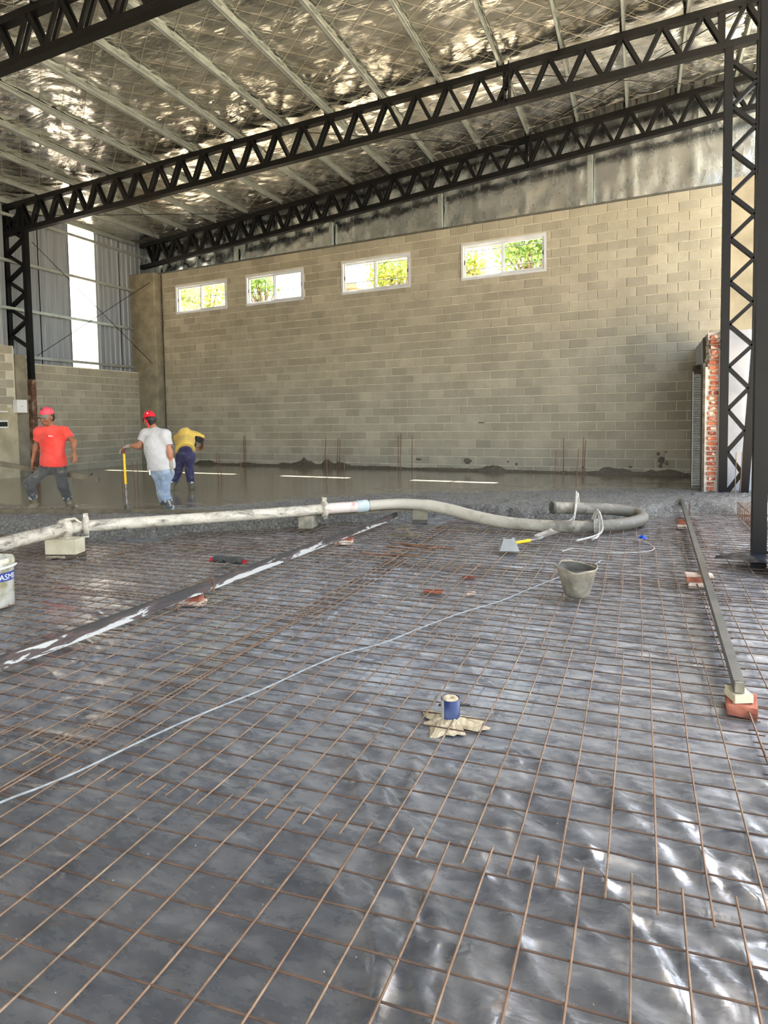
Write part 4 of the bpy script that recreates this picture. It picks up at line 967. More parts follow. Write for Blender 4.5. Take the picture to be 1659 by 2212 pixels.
# ------------------------------------------------------------------ starter bars standing in the concrete
SB = [(-11.22,16.20,-.02,.02,.85),(-11.17,16.20,-.01,.02,.85),(-10.66,15.90,-.01,.02,.86),(-10.61,15.90,-.01,.02,.86),(-9.10,13.43,-.01,.03,.50),(-8.27,11.39,-.06,.01,.63),(-8.20,11.41,-.08,.01,.62),(-7.92,15.6,.05,.03,.78),(-7.51,15.5,.05,.03,.79),(-7.43,15.5,.03,.03,.79),(-5.82,11.57,-.01,.03,.53),(-5.48,11.65,0,.04,.58),(-5.67,15.25,.01,.03,.87),(-5.62,15.25,.03,.03,.92),(-5.31,15.25,.02,.03,.87),(-1.46,12.07,.03,.05,.66),(-1.52,14.15,0,.05,.82),(-1.14,14.12,.03,.06,.84),(-1.11,14.12,.04,.06,.78),(-1.07,11.92,.05,.06,.70),(-9.01,9.43,-.03,.03,.60),(-8.98,9.44,-.03,.03,.60),(-8.77,9.49,-.06,.01,.57),(-8.71,9.51,-.03,.02,.58),(1.40,11.60,.02,.05,.67),(1.48,11.66,.03,.05,.68)]
SL = ['starter bar against the wall left of the second window, leftmost of four','starter bar against the wall left of the second window, second of four','starter bar against the wall left of the second window, third of four','starter bar against the wall left of the second window, rightmost of four','pale starter bar alone beyond the yellow-shirted worker','leaning starter bar right of the yellow-shirted worker, left of two','leaning starter bar right of the yellow-shirted worker, right of two','leaning starter bar at the wall between second and third window, leftmost of three','leaning starter bar at the wall between second and third window, middle of three','leaning starter bar at the wall between second and third window, rightmost of three','short cement-whitened starter bar in the smooth concrete, left of two','short cement-whitened starter bar in the smooth concrete, right of two','starter bar at the wall below the third window, leftmost of three','tall starter bar at the wall below the third window, middle of three','starter bar at the wall below the third window, rightmost of three','starter bar in the right part of the pour, nearest left one','starter bar near the wall in the right part of the pour, straight left one','starter bar near the wall in the right part of the pour, tall right one','starter bar close behind the tall one near the wall at right','starter bar in the right part of the pour, nearest right one','thin starter bar behind the standing shovel, leftmost','thin starter bar behind the standing shovel, second','thin leaning starter bar between shovel and grey-shirted worker','thin starter bar nearest the grey-shirted worker','starter bar inside the right lattice column, left one','starter bar inside the right lattice column, right one']
for (x, y, dx, dy, h), lb in zip(SB, SL):
    stake((x, y, SLAB-.12), (x+dx, y+dy, SLAB+h), lb, .009 if y > 13 else .007, 'rust_bar' if x < 1 and not lb.startswith(('pale','short')) else 'rebar', 'starter bars in the concrete')

# ---- rebar cage, black flap at the right edge
t = thing('rebar_cage', (1.32,9.6,0), 'rusty rebar cage of square stirrups beside the nearest column', 'rebar cage'); 
for dx in (0,.17):
    for z in (.03,.2):
        mb = MB(); mb.tube([(1.27+dx,10.25,z),(1.30+dx,8.2,z)], .006, 6); part('long_bar', mb, M['rust_bar'], t)
for i in range(14):
    y = 10.2-i*.145; x = 1.27+(10.25-y)*.015; mb = MB(); mb.tube([(x,y,.03),(x+.17,y+.01,.03),(x+.17,y+.01,.2),(x,y,.2),(x,y,.03)], .005, 6); part('stirrup', mb, M['rust_bar'], t)
mb = MB()
def flapf(u, v):
    x = .66+.80*u+.06*v; y = 6.80-.72*u**1.5+v*(.12+.62*min(1,u*2.2)); z = .03+.085*math.sin(math.pi*min(1, .25+v*.65))*(.3+.7*math.sin(math.pi*min(1,u*.7+.15)))+.014*abs(math.sin(9*u+7*v))+.010*abs(math.sin(15*u-11*v+1)); return (x, y, z)
mb.grid(flapf, np.linspace(0,1,22), np.linspace(0,1,12)); solo('plastic_flap', mb, M['plastic_clean'], (.95,6.7,0), 'turned-up flap of clean black plastic by the nearest column', 'plastic flap')

# ------------------------------------------------------------------ brick stub wall, ribbed pier
t = thing('brick_stub_wall', (1.08,12.1,0), 'broken red brick stub wall beside the right lattice column', 'brick wall')
mb = MB(); mb.box((1.08,12.14,1.12), (.20,.42,2.2), jit=.0); mb.box((1.10,12.14,2.5), (.16,.38,.55)); part('mortar_core', mb, M['lime'], t)
H_ = .083; r = 0; z = .1
bm_ = {}
while z < 2.74:
    sh = -.028*(1-z/2.75)+.03; w_ = random.choice((.11,.125,.135,.14)); x = 1.085+sh*.9+random.uniform(-.012,.012) if z < 2.3 else 1.12
    key = (round(w_,3), r % 3)
    if key not in bm_: m_ = MB(); m_.chunk((0,0,0), (w_, .10, .056), 0, .12, .004); bm_[key] = mesh_of('brick', m_, M['brick'])
    inst('brick', bm_[key], t, (x, 11.925, z+.03), (0,0,random.uniform(-.05,.05))); z += H_; r += 1
mb = MB(); mb.box((.965,12.1,1.15), (.035,.36,2.25), jit=.004); mb.box((1.0,12.1,2.52), (.05,.36,.42), jit=.02); part('dark_render', mb, M['dark_gap'], t)
for i in range(5):
    mb = MB(); mb.chunk((1.0+.02*random.random(), 11.96, 2.34+i*.07), (.07,.12,.08), 0, .25, .015); part('broken_lump', mb, M['dark_gap'], t)
t = thing('ribbed_pier', (.92,12.95,0), 'narrow pier of ribbed hollow tiles left of the brick stub', 'pier')
mb = MB(); mb.box((.93,13.0,1.12), (.13,.4,2.24)); part('core', mb, M['dark_gap'], t)
mb = MB(); z = .1
while z < 2.16: mb.box((.93,12.805,z), (.135,.03,.017), jit=.002); z += .030
part('ribs', mb, M['ribbed'], t, kind='stuff')
mb = MB(); mb.box((.86,12.80,1.12), (.012,.06,2.15)); part('edge_bead', mb, M['white_paint'], t)
for i in range(4): 
    mb = MB(); mb.chunk((.90+.05*i, 12.86, 2.26+.02*(i % 2)), (.07,.14,.08), .2*i, .25, .015); part('broken_lump', mb, M['dark_gap'], t)

# ------------------------------------------------------------------ electrical boxes on the left wall
t = thing('junction_box', (-14.05,11.43,1.75), 'white square electrical box on the wall beside the left column', 'electrical box', 'electrical boxes on the left wall')
mb = MB(); mb.box((-14.06,11.43,1.885), (.06,.27,.31)); part('case', mb, M['white_paint'], t)
mb = MB(); mb.box((-13.99,11.43,1.885), (.09,.27,.31)); lid = part('lid', mb, M['white_paint'], t)
mb = MB(); mb.box((-13.94,11.43,1.885), (.01,.022,.022)); part('screw', mb, M['tape'], lid)
t = thing('switch_box', (-14.05,10.96,1.4), 'white breaker box with dark window at the left edge', 'electrical box', 'electrical boxes on the left wall')
mb = MB(); mb.chunk((-14.06,10.96,1.455), (.05,.30,.19), 0, .2); part('case', mb, M['white_paint'], t)
mb = MB(); mb.box((-14.032,10.96,1.455), (.012,.24,.11)); part('window', mb, M['black_rubber'], t)
mb = MB(); mb.tube([(-14.06,10.6,1.76),(-14.06,11.12,1.755)], .02, 8); solo('conduit', mb, M['white_paint'], (-14.06,10.9,1.75), 'white conduit tube between the boxes on the left wall', 'conduit')

# ---- board along the edge of the smooth slab
mb = MB(); mb.bar((-9.2,6.62,.17), (-5.35,7.47,.17), .045, .09); solo('edge_board', mb, M['wet_wood'], (-7,7.05,.1), 'cement-coated straight board lying along the front of the pour', 'board')

# ---- red brick fragments and cement crumbs lying on the sheet
for i, (x, y, w, d_, lb) in enumerate(((-1.58,5.06,.16,.07,'flat red brick fragment on the sheet, left of the grey cord'),(-1.42,5.62,.12,.05,'flat red brick fragment on the sheet, beyond the grey cord'),(-1.28,5.10,.09,.05,'small pale red brick crumb beside the larger fragment'))):
    mb = MB(); mb.chunk((x, y, .018), (w, d_, .016), .3*i, .3, .006); solo('brick_fragment', mb, M['brick_red' if i < 2 else 'brick_pale'], (x, y, .01), lb, 'brick fragment', 'brick fragments on the sheet')
rc2 = random.Random(3)
mb = MB()
for _ in range(260):
    y = .9+rc2.random()**1.5*6; x = rc2.uniform(-3.0, 1.2); r_ = rc2.uniform(.0010,.0028); mb.chunk((x, y, .016+r_), (2*r_, 2*r_*rc2.uniform(.6,1.4), 1.6*r_), rc2.uniform(0,3), .3)
solo('cement_crumbs', mb, M['bucket'], (0,3,0), 'tiny pale cement crumbs sprinkled over the plastic sheet', 'crumbs', kind='stuff')

# ------------------------------------------------------------------ people: smooth distance-field bodies turned into meshes
def surface_nets(Fd, o, h):
    nx, ny, nz = [k-1 for k in Fd.shape]; acc = np.zeros((nx,ny,nz,3), np.float32); cnt = np.zeros((nx,ny,nz), np.float32); neg = Fd < 0
    for ax in range(3):
        ot = [a for a in range(3) if a != ax]
        for b in (0,1):
            for c in (0,1):
                s0 = [None]*3; s1 = [None]*3
                s0[ax] = slice(0,-1); s1[ax] = slice(1,None)
                for a, q in zip(ot, (b,c)): sl = slice(q, Fd.shape[a]-1+q); s0[a] = sl; s1[a] = sl
                f0, f1 = Fd[tuple(s0)], Fd[tuple(s1)]; cr = neg[tuple(s0)] != neg[tuple(s1)]
                tt = np.where(cr, f0/np.where(cr, f0-f1, 1), 0)
                acc[..., ax] += cr*tt
                for a, q in zip(ot, (b,c)): acc[..., a] += cr*q
                cnt += cr
    idx = np.full((nx,ny,nz), -1, np.int64); act = cnt > 0; idx[act] = np.arange(act.sum())
    ii = np.argwhere(act); V = np.array(o)+h*(ii+acc[act]/cnt[act][:,None]); Fs = []
    for ax in range(3):
        a, b = [(1,2),(2,0),(0,1)][ax]
        s0 = [slice(None)]*3; s1 = [slice(None)]*3; s0[ax] = slice(0,-1); s1[ax] = slice(1,None)
        for k in (a,b): s0[k] = s1[k] = slice(1,-1)
        n0, n1 = neg[tuple(s0)], neg[tuple(s1)]; cr = np.argwhere(n0 != n1)
        if not len(cr): continue
        flip = n0[tuple(cr.T)]
        base = cr.copy(); base[:, a] += 1; base[:, b] += 1
        def cell(da, db):
            q = base.copy(); q[:, a] -= da; q[:, b] -= db; return idx[tuple(q.T)]
        q = np.stack([cell(1,1), cell(0,1), cell(0,0), cell(1,0)], 1)
        q[~flip] = q[~flip][:, ::-1]; Fs.append(q)
    Q = np.concatenate(Fs); return V, Q[(Q >= 0).all(1)]
class SDF:
    def __init__(s, k=.03): s.p = []; s.k = k; s.cuts = []; s.rip = 0; s.seed = 0
    def cap(s, a, b, r1, r2=None, k=None, flat=False): s.p.append(('c', np.array(a, float), np.array(b, float), r1, r1 if r2 is None else r2, k, flat)); return s
    def ell(s, c, r, R=None, k=None): s.p.append(('e', np.array(c, float), np.array(r, float), None if R is None else np.array(R), k)); return s
    def cut(s, p, n): s.cuts.append((np.array(p, float), np.array(n, float)/np.linalg.norm(n))); return s   # keep side where (x-p).n<0
    def mesh(s, h):
        lo = np.array([1e9]*3); hi = -lo
        for q in s.p:
            if q[0] == 'c': m = max(q[3], q[4]); a, b = np.minimum(q[1],q[2])-m, np.maximum(q[1],q[2])+m
            else: m = q[2].max(); a, b = q[1]-m, q[1]+m
            lo = np.minimum(lo, a); hi = np.maximum(hi, b)
        lo -= .03; hi += .03; n = np.ceil((hi-lo)/h).astype(int)+1; Fd = np.full(n, .15, np.float32)
        ax = [lo[i]+h*np.arange(n[i]) for i in range(3)]
        for q in s.p:
            if q[0] == 'c': m = max(q[3], q[4])+.10; a, b = np.minimum(q[1],q[2])-m, np.maximum(q[1],q[2])+m
            else: m = q[2].max()+.10; a, b = q[1]-m, q[1]+m
            i0 = np.clip(np.floor((a-lo)/h).astype(int), 0, n); i1 = np.clip(np.ceil((b-lo)/h).astype(int)+1, 0, n)
            if (i1 <= i0).any(): continue
            X, Y, Z = np.meshgrid(*[ax[i][i0[i]:i1[i]] for i in range(3)], indexing='ij')
            if q[0] == 'c':
                A, B, r1, r2 = q[1], q[2], q[3], q[4]; d = B-A; L2 = max(d@d, 1e-9)
                px, py, pz = X-A[0], Y-A[1], Z-A[2]; t = np.clip((px*d[0]+py*d[1]+pz*d[2])/L2, 0, 1)
                D = np.sqrt((px-t*d[0])**2+(py-t*d[1])**2+(pz-t*d[2])**2)-(r1+(r2-r1)*t); kk = q[5]
                if q[6]: D = np.maximum(D, ((px-d[0])*d[0]+(py-d[1])*d[1]+(pz-d[2])*d[2])/math.sqrt(L2))
            else:
                P = np.stack([X-q[1][0], Y-q[1][1], Z-q[1][2]], -1)
                if q[3] is not None: P = P @ q[3]
                k0 = np.sqrt(((P/q[2])**2).sum(-1)); k1 = np.sqrt(((P/q[2]**2)**2).sum(-1)); D = k0*(k0-1)/np.maximum(k1, 1e-6); kk = q[4]
            kk = kk or s.k; sl = tuple(slice(i0[i], i1[i]) for i in range(3)); G_ = Fd[sl]
            hh = np.clip(.5+.5*(G_-D)/kk, 0, 1); Fd[sl] = G_*(1-hh)+D*hh-kk*hh*(1-hh)
        X, Y, Z = np.meshgrid(*ax, indexing='ij')
        if s.rip:
            rnd = np.random.default_rng(s.seed); W = 0
            for k in range(6):
                w = rnd.normal(size=3)*np.array([22,18,15]); W = W+np.sin(X*w[0]+Y*w[1]+Z*w[2]+rnd.uniform(0,6)+1.5*np.sin(9*Z+7*X+k))
            Fd = Fd+s.rip*W/6*2
        for p, nn in s.cuts: Fd = np.maximum(Fd, (X-p[0])*nn[0]+(Y-p[1])*nn[1]+(Z-p[2])*nn[2])
        return surface_nets(Fd, lo, h)
def sdf_obj(name, sd_, h, mat, parent=None, label=None):
    V, Q = sd_.mesh(h); me = bpy.data.meshes.new(name); me.from_pydata(V.tolist(), [], Q.tolist()); me.materials.append(M[mat])
    me.polygons.foreach_set('use_smooth', np.ones(len(Q), bool)); me.update()
    o = bpy.data.objects.new(name, me); COL.objects.link(o)
    if parent: o.parent = parent
    if label: o['label'] = label
    return o
def v(*a): return np.array(a, float)
def unit(a): return a/np.linalg.norm(a)
def add_hand(S, wrist, d, palm_n, thumb, sc=1., curl=.5, rf=.0095):
    """palm plus five unequal bent fingers. d: towards fingertips, palm_n: out of the palm, thumb: side of the thumb"""
    d, palm_n = unit(d), unit(palm_n); sd_ = unit(thumb-d*(thumb@d)); pc = wrist+d*.045*sc
    for i, o in enumerate((.028,.010,-.010,-.027)): S.cap(wrist+d*.012*sc+sd_*o*.6*sc, wrist+d*.085*sc+sd_*o*sc, .014*sc, .0125*sc, .012)
    for i, (o, L) in enumerate(((.030,.070),(.010,.078),(-.010,.073),(-.029,.056))):
        p = wrist+d*.088*sc+sd_*o*sc; ang = 0; seg = L*sc/3
        for j in range(3):
            ang += curl*(.55 if j == 0 else .75); q = p+(d*math.cos(ang)+palm_n*math.sin(ang))*seg*(1.15-.12*j); S.cap(p, q, rf*sc*(1-.06*j), rf*sc*(.94-.07*j), .004); p = q
    p = wrist+d*.025*sc+sd_*.026*sc; dr = unit(sd_*.75+d*.65+palm_n*.3*curl)
    for j in range(2):
        q = p+dr*.036*sc; S.cap(p, q, .0115*sc, .010*sc, .006); p = q; dr = unit(dr+d*.5+palm_n*curl*.6-sd_*.35)
def head(S, c, fwd, upv=v(0,0,1), sc=1., face=True):
    fwd = unit(fwd); upv = unit(upv-fwd*(upv@fwd)); sd_ = np.cross(fwd, upv); R = np.stack([sd_, fwd, upv], 1)
    S.ell(c+upv*.025*sc-fwd*.008*sc, (.074*sc,.092*sc,.088*sc), R, .02); S.ell(c-upv*.04*sc+fwd*.022*sc, (.056*sc,.062*sc,.070*sc), R, .03)
    S.ell(c-upv*.092*sc+fwd*.052*sc, (.026*sc,.022*sc,.018*sc), R, .02)
    for s_ in (-1, 1): S.ell(c+sd_*s_*.078*sc-upv*.012*sc-fwd*.005*sc, (.010*sc,.020*sc,.032*sc), R, .008)
    if face:
        S.cap(c+fwd*.080*sc+upv*.012*sc, c+fwd*.101*sc-upv*.030*sc, .008*sc, .014*sc, .012)
        S.cap(c+fwd*.082*sc+sd_*.040*sc+upv*.026*sc, c+fwd*.082*sc-sd_*.040*sc+upv*.026*sc, .009*sc, .009*sc, .014)
        for s_ in (-1, 1): S.ell(c+sd_*s_*.040*sc+fwd*.066*sc-upv*.025*sc, (.022*sc,.018*sc,.02*sc), R, .02)
        S.cap(c+fwd*.083*sc-upv*.060*sc+sd_*.022*sc, c+fwd*.083*sc-upv*.060*sc-sd_*.022*sc, .0075*sc, .0075*sc, .008)
        S.cap(c+fwd*.082*sc-upv*.072*sc+sd_*.018*sc, c+fwd*.082*sc-upv*.072*sc-sd_*.018*sc, .008*sc, .008*sc, .008)
def face_bits(parent, c, fwd, upv=v(0,0,1), sc=1.):
    fwd = unit(fwd); upv = unit(upv-fwd*(upv@fwd)); sd_ = np.cross(fwd, upv); mb = MB(); mw = MB(); mbr = MB()
    for s_ in (-1, 1):
        e = c+sd_*s_*.031*sc+fwd*.083*sc+upv*.006*sc
        mw.tube([e-sd_*.014*sc, e, e+sd_*.014*sc], [.003*sc,.0085*sc,.003*sc], 8); mb.tube([e+fwd*.002*sc, e+fwd*.0115*sc], [.0065*sc,.004*sc], 8)
        b = e+upv*.021*sc+fwd*.006*sc; mbr.tube([b-sd_*.021*sc, b+upv*.005*sc, b+sd_*.021*sc], [.003*sc,.0058*sc,.003*sc], 6)
    m_ = c+fwd*.087*sc-upv*.066*sc; mm = MB(); mm.tube([m_-sd_*.022*sc+upv*.004*sc, m_+fwd*.004*sc, m_+sd_*.022*sc+upv*.004*sc], [.002*sc,.004*sc,.002*sc], 6)
    for nm, b_, mt in (('eye_whites', mw, 'tape'), ('pupils', mb, 'black_rubber'), ('eyebrows', mbr, 'hair'), ('mouth_line', mm, 'grip_red')):
        o = bpy.data.objects.new(nm, mesh_of(nm, b_, M[mt])); COL.objects.link(o); o.parent = parent
def limb_body(S, J, sc=1.):
    for sd_ in ('L', 'R'):
        S.cap(J['sh'+sd_], J['el'+sd_], .050*sc, .040*sc); S.cap(J['el'+sd_], J['wr'+sd_], .040*sc, .027*sc); 
        mid = J['el'+sd_]*.7+J['wr'+sd_]*.3; S.cap(J['el'+sd_], mid, .038*sc, .043*sc)
        S.cap(J['hip'+sd_], J['kn'+sd_], .078*sc, .054*sc); S.cap(J['kn'+sd_], J['an'+sd_], .052*sc, .036*sc); S.cap(J['an'+sd_], J['toe'+sd_], .040*sc, .032*sc)
    S.cap(J['pel'], J['belly'], .125*sc, .125*sc); S.cap(J['belly'], J['chest'], .125*sc, .130*sc); S.cap(J['shL'], J['shR'], .062*sc, .062*sc, .06)
    S.cap(J['chest'], J['neck'], .09*sc, .055*sc); S.cap(J['neck'], J['head'], .050*sc, .050*sc)
def cap_hat(parent, c, fwd, upv, sc, mat, brim_mat, backwards=False, badge=None):
    fwd = unit(fwd); upv = unit(upv-fwd*(upv@fwd)); sd_ = np.cross(fwd, upv); R = np.stack([sd_, fwd, upv], 1)
    S = SDF(.015); S.ell(c+upv*.040*sc-fwd*.006*sc, (.086*sc,.104*sc,.096*sc), R); S.cut(c+upv*.030*sc, -upv); crown = sdf_obj('cap', S, .009, mat, parent)
    mb = MB(); bf = -fwd if backwards else fwd
    def brim(u, w_, off): 
        a = u*1.0; r0 = .088+w_*(.075 if not backwards else .06); return c+upv*(.040-.022*w_-.03*u*u*w_+off)*sc+sd_*(math.sin(a)*.080*(1+.15*w_))*sc+bf*(math.cos(a)*r0)*sc
    us = np.linspace(-1.15, 1.15, 11); ws = np.linspace(0, 1, 5)
    mb.grid(lambda u, w_: brim(u, w_, 0), us, ws); mb.grid(lambda u, w_: brim(u, w_, -.006), us, ws)
    o = bpy.data.objects.new('cap_brim', mesh_of('cap_brim', mb, M[brim_mat])); COL.objects.link(o); o.parent = crown
    mb = MB(); tp = c+upv*.137*sc; mb.tube([tp-upv*.004, tp+upv*.004], .010*sc, 8); o = bpy.data.objects.new('cap_button', mesh_of('cap_button', mb, M[mat])); COL.objects.link(o); o.parent = crown
    if badge:
        bm2 = MB(); col, shape, dirn = badge; dirn = unit(dirn); ctr = c+upv*.078*sc+dirn*.094*sc; s2_ = np.cross(dirn, upv)
        for poly_ in shape:
            pts = [tuple(ctr+s2_*a*sc+upv*b*sc-dirn*(.9*(a*a+b*b))*sc*4+dirn*.004) for a, b in poly_]; n = len(pts); m0 = tuple(np.mean(np.array(pts), 0)+dirn*.003); bm2.add([m0]+pts, [(0, 1+i, 1+(i+1) % n) for i in range(n)])
        o = bpy.data.objects.new('cap_emblem', mesh_of('cap_emblem', bm2, M[col])); COL.objects.link(o); o.parent = crown
    return crown
def clothes(parent, J, sc, shirt, trousers, sleeve=.5, hem=.06, boots=(('boot','boot')), h=.0105, rip=.0055, seed=1, sleeve_black=None, hemdir=None, boot_h=.55, wd=1.0):
    S = SDF(.045); S.rip = rip; S.seed = seed
    for sd_ in ('L','R'):
        e = J['sh'+sd_]*(1-sleeve)+J['el'+sd_]*sleeve; S.cap(J['sh'+sd_], e, .070*sc, .074*sc, .04, flat=True)
    S.cap(J['shL'], J['shR'], .070*sc, .070*sc, .05); S.ell(J['pel']*.8+J['belly']*.2, (.190*sc*wd,.145*sc,.24*sc)); S.cap(J['pel'], J['belly'], .150*sc, .150*sc); S.ell(J['belly']*.4+J['chest']*.6, (.180*sc*wd,.145*sc,.24*sc)); S.cap(J['belly'], J['chest'], .148*sc, .140*sc); S.cap(J['chest'], J['neck']*.65+J['chest']*.35, .11*sc, .062*sc)
    upd = unit(J['chest']-J['pel']) if hemdir is None else unit(np.array(hemdir)); S.cut(J['pel']+upd*hem, -upd)
    for sd_ in ('L','R'): S.cap(J['neck']*.75+J['chest']*.25, J['sh'+sd_], .060*sc, .066*sc, .05)
    sdf_obj('shirt', S, h, shirt, parent)
    S = SDF(.04); S.rip = rip*1.1; S.seed = seed+5
    for sd_ in ('L','R'):
        S.cap(J['hip'+sd_], J['kn'+sd_], .098*sc, .076*sc); e = J['kn'+sd_]*(1-boot_h)+J['an'+sd_]*boot_h; S.cap(J['kn'+sd_], e, .074*sc, .070*sc, flat=True)
    S.cap(J['hipL'], J['hipR'], .105*sc, .105*sc); S.cap(J['pel'], J['pel']+upd*.09*sc, .138*sc, .132*sc, flat=True)
    sdf_obj('trousers', S, h, trousers, parent)
    for sd_, (bt, bl) in zip(('L','R'), boots):
        S = SDF(.03); e = J['kn'+sd_]*(1-boot_h+.12)+J['an'+sd_]*(boot_h-.12); S.cap(J['an'+sd_], e, .056*sc, .066*sc, flat=True)
        up_ = unit(J['kn'+sd_]-J['an'+sd_]); S.cap(J['an'+sd_], J['toe'+sd_], .052*sc, .046*sc); S.cap(J['an'+sd_]-v(0,0,.03), J['toe'+sd_]-v(0,0,.02), .045*sc, .04*sc)
        bo = sdf_obj('boot', S, h, bl, parent)
        S = SDF(.02); e2 = J['an'+sd_]+(e-J['an'+sd_])*.55; S.cap(e2, e, .068*sc, .0695*sc, flat=True); S.cut(e2, -(e-e2)); sdf_obj('boot_top', S, h, bt, bo)
def place(o, loc): o.location = loc; o.rotation_euler = (0, 0, YAW); return o

# -- worker in a red shirt, carrying the screed plank
J = dict(head=v(-.002,-.05,1.405), neck=v(.022,.0,1.275), chest=v(.032,.01,1.10), belly=v(.035,.0,.88), pel=v(.036,.01,.70),
    shL=v(-.150,.0,1.195), shR=v(.205,.02,1.195), elL=v(-.215,.02,.975), wrL=v(-.262,-.02,.755), elR=v(.36,.0,1.035), wrR=v(.402,-.10,.885),
    hipL=v(-.05,.0,.655), hipR=v(.125,.02,.65), knL=v(-.205,-.24,.44), anL=v(-.20,-.12,.115), toeL=v(-.30,-.20,.035), knR=v(.165,.0,.36), anR=v(.205,.12,.075), toeR=v(.235,-.03,.03))
S = SDF(.035); limb_body(S, J, .93); hf = v(-.30,-.93,-.20); head(S, J['head'], hf, sc=1.04)
add_hand(S, J['wrL'], v(-.08,.02,-1), v(.1,1,0), v(.3,-1,0), 1.0, .75); add_hand(S, J['wrR'], v(.22,-.15,-1), v(-.9,-.2,0), v(-.5,-.9,.1), 1.05, .28)
P1 = place(sdf_obj('person', S, .0075, 'skin'), (-8.20,7.16,.14)); tag(P1, 'worker in coral red T-shirt and pink cap stepping through the concrete with a plank', 'person')
face_bits(P1, J['head'], hf, sc=1.04)
clothes(P1, J, .95, 'shirt_red', 'trousers_dirty', .62, -.03, (('boot_grey','boot'),('boot_grey','boot')), seed=3, hemdir=(.05,0,1), wd=1.08)
EMB = ([(-.014,.018),(-.002,.024),(.010,.020),(.014,.008),(.004,.006),(-.004,.010)], [(-.006,.008),(.006,.006),(.012,-.006),(.004,-.012),(-.008,-.008)], [(.002,-.008),(.014,-.016),(.018,-.024),(.008,-.022)], [(-.008,-.008),(-.002,-.012),(-.010,-.024),(-.016,-.02)])
ch = cap_hat(P1, J['head']+v(0,0,.012), v(-.32,-.93,-.14), v(0,0,1), 1.06, 'cap_red', 'cap_brim', badge=('black_rubber', EMB, v(-.16,-.95,.25)))
hc = J['head']; S = SDF(.02); S.ell(hc+v(.022,.045,.005), (.070,.062,.075)); S.cap(hc+v(.074,-.015,.03), hc+v(.076,-.012,-.012), .014, .008); sdf_obj('hair', S, .009, 'hair', P1)
mb = MB(); yv = -.152; mb.add([(.055,yv,1.127),(.085,yv+.006,1.125),(.085,yv+.006,1.133),(.055,yv,1.135)], [(0,1,2,3)]); mb.add([(.042,yv-.002,1.122),(.050,yv-.001,1.122),(.050,yv-.001,1.138),(.042,yv-.002,1.138)], [(0,1,2,3)], 1); mb.add([(.085,yv+.006,1.124),(.115,yv+.016,1.122),(.115,yv+.016,1.129),(.085,yv+.006,1.132)], [(0,1,2,3)])
o = bpy.data.objects.new('chest_print', mesh_of('chest_print', mb, [M['white_print'], M['black_rubber']])); COL.objects.link(o); o.parent = P1

# the plank in his hand
def loc2w(org, p):
    c_, s_ = math.cos(YAW), math.sin(YAW); return (org[0]+p[0]*c_-p[1]*s_, org[1]+p[0]*s_+p[1]*c_, org[2]+p[2])
O1 = (-8.20,7.16,.14); A_, B_ = loc2w(O1, (-1.25,.04,.80)), loc2w(O1, (.64,.16,.452))
mb = MB(); mb.bar(A_, B_, .05, .072); t = thing('screed_plank', A_, 'long cement-coated screed plank held by the red-shirted worker', 'plank'); part('board', mb, M['wet_wood'], t)
mb = MB(); n1 = loc2w(O1, (.50,.15,.50)); mb.tube([n1, loc2w(O1, (.55,.15,.55))], .008, 6); part('nail', mb, M['black_rubber'], t)

# -- worker in a grey shirt leaning on a shovel, seen from behind
J = dict(head=v(-.150,.05,1.415), neck=v(-.085,.02,1.30), chest=v(-.050,.0,1.10), belly=v(-.030,-.01,.90), pel=v(.030,.0,.70),
    shL=v(-.205,.03,1.215), shR=v(.100,-.04,1.205), elL=v(-.300,.0,1.045), wrL=v(-.478,.06,1.045), elR=v(.165,-.05,.95), wrR=v(.178,-.06,.76),
    hipL=v(-.04,.03,.64), hipR=v(.10,-.02,.64), knL=v(-.03,.14,.34), anL=v(.0,.17,.06), toeL=v(-.05,.28,.03), knR=v(.045,-.02,.35), anR=v(.165,-.07,.10), toeR=v(.10,.06,.05))
S = SDF(.035); limb_body(S, J, .93); hf = v(-.62,.78,-.22); head(S, J['head'], hf, sc=.98)
add_hand(S, J['wrL'], v(-.9,.1,-.45), v(-.3,0,-1), v(-.3,-1,.1), .95, 1.0); add_hand(S, J['wrR'], v(.08,.0,-1), v(-.6,.8,0), v(-.3,.9,0), .95, .55)
O2 = (-6.61,7.68,.06); P2 = place(sdf_obj('person', S, .0075, 'skin2'), O2); tag(P2, 'worker in grey T-shirt and red cap leaning on a shovel, seen from behind', 'person')
face_bits(P2, J['head'], hf, sc=.98)
clothes(P2, J, .97, 'shirt_grey', 'jeans_pale', .62, -.02, (('boot_grey','boot'),('boot_grey','boot_grey')), seed=11, hemdir=(-.12,0,1), boot_h=.50, wd=1.1)
DOT = ([(.011*math.cos(a), .011*math.sin(a)) for a in np.linspace(0, 6.0, 10)],)
cap_hat(P2, J['head']+v(0,0,.012), hf, v(-.1,0,1), 1.0, 'cap_bright', 'cap_bright', badge=('cream', DOT, v(.15,-.95,.2)))
hc = J['head']; S = SDF(.03); S.ell(hc+v(.020,-.022,.015), (.078,.080,.062)); S.cap(hc+v(.05,-.03,-.01), hc+v(.04,-.045,-.05), .04, .034); sdf_obj('hair', S, .009, 'hair', P2)
mb = MB(); mb.tube([hc+v(-.06,-.045,.03), hc+v(-.01,-.11,-.0), hc+v(.02,-.115,-.06), hc+v(.02,-.11,-.10)], .009, 8); o = bpy.data.objects.new('cap_strap', mesh_of('cap_strap', mb, M['cap_bright'])); COL.objects.link(o); o.parent = P2
S = SDF(.02); add_hand(S, J['wrL'], v(-.9,.1,-.45), v(-.3,0,-1), v(-.3,-1,.1), 1.08, 1.0, .011); S.cap(J['wrL']+v(.03,0,.0), J['wrL']+v(-.02,0,-.01), .036, .034); sdf_obj('glove', S, .007, 'glove_pale', P2)
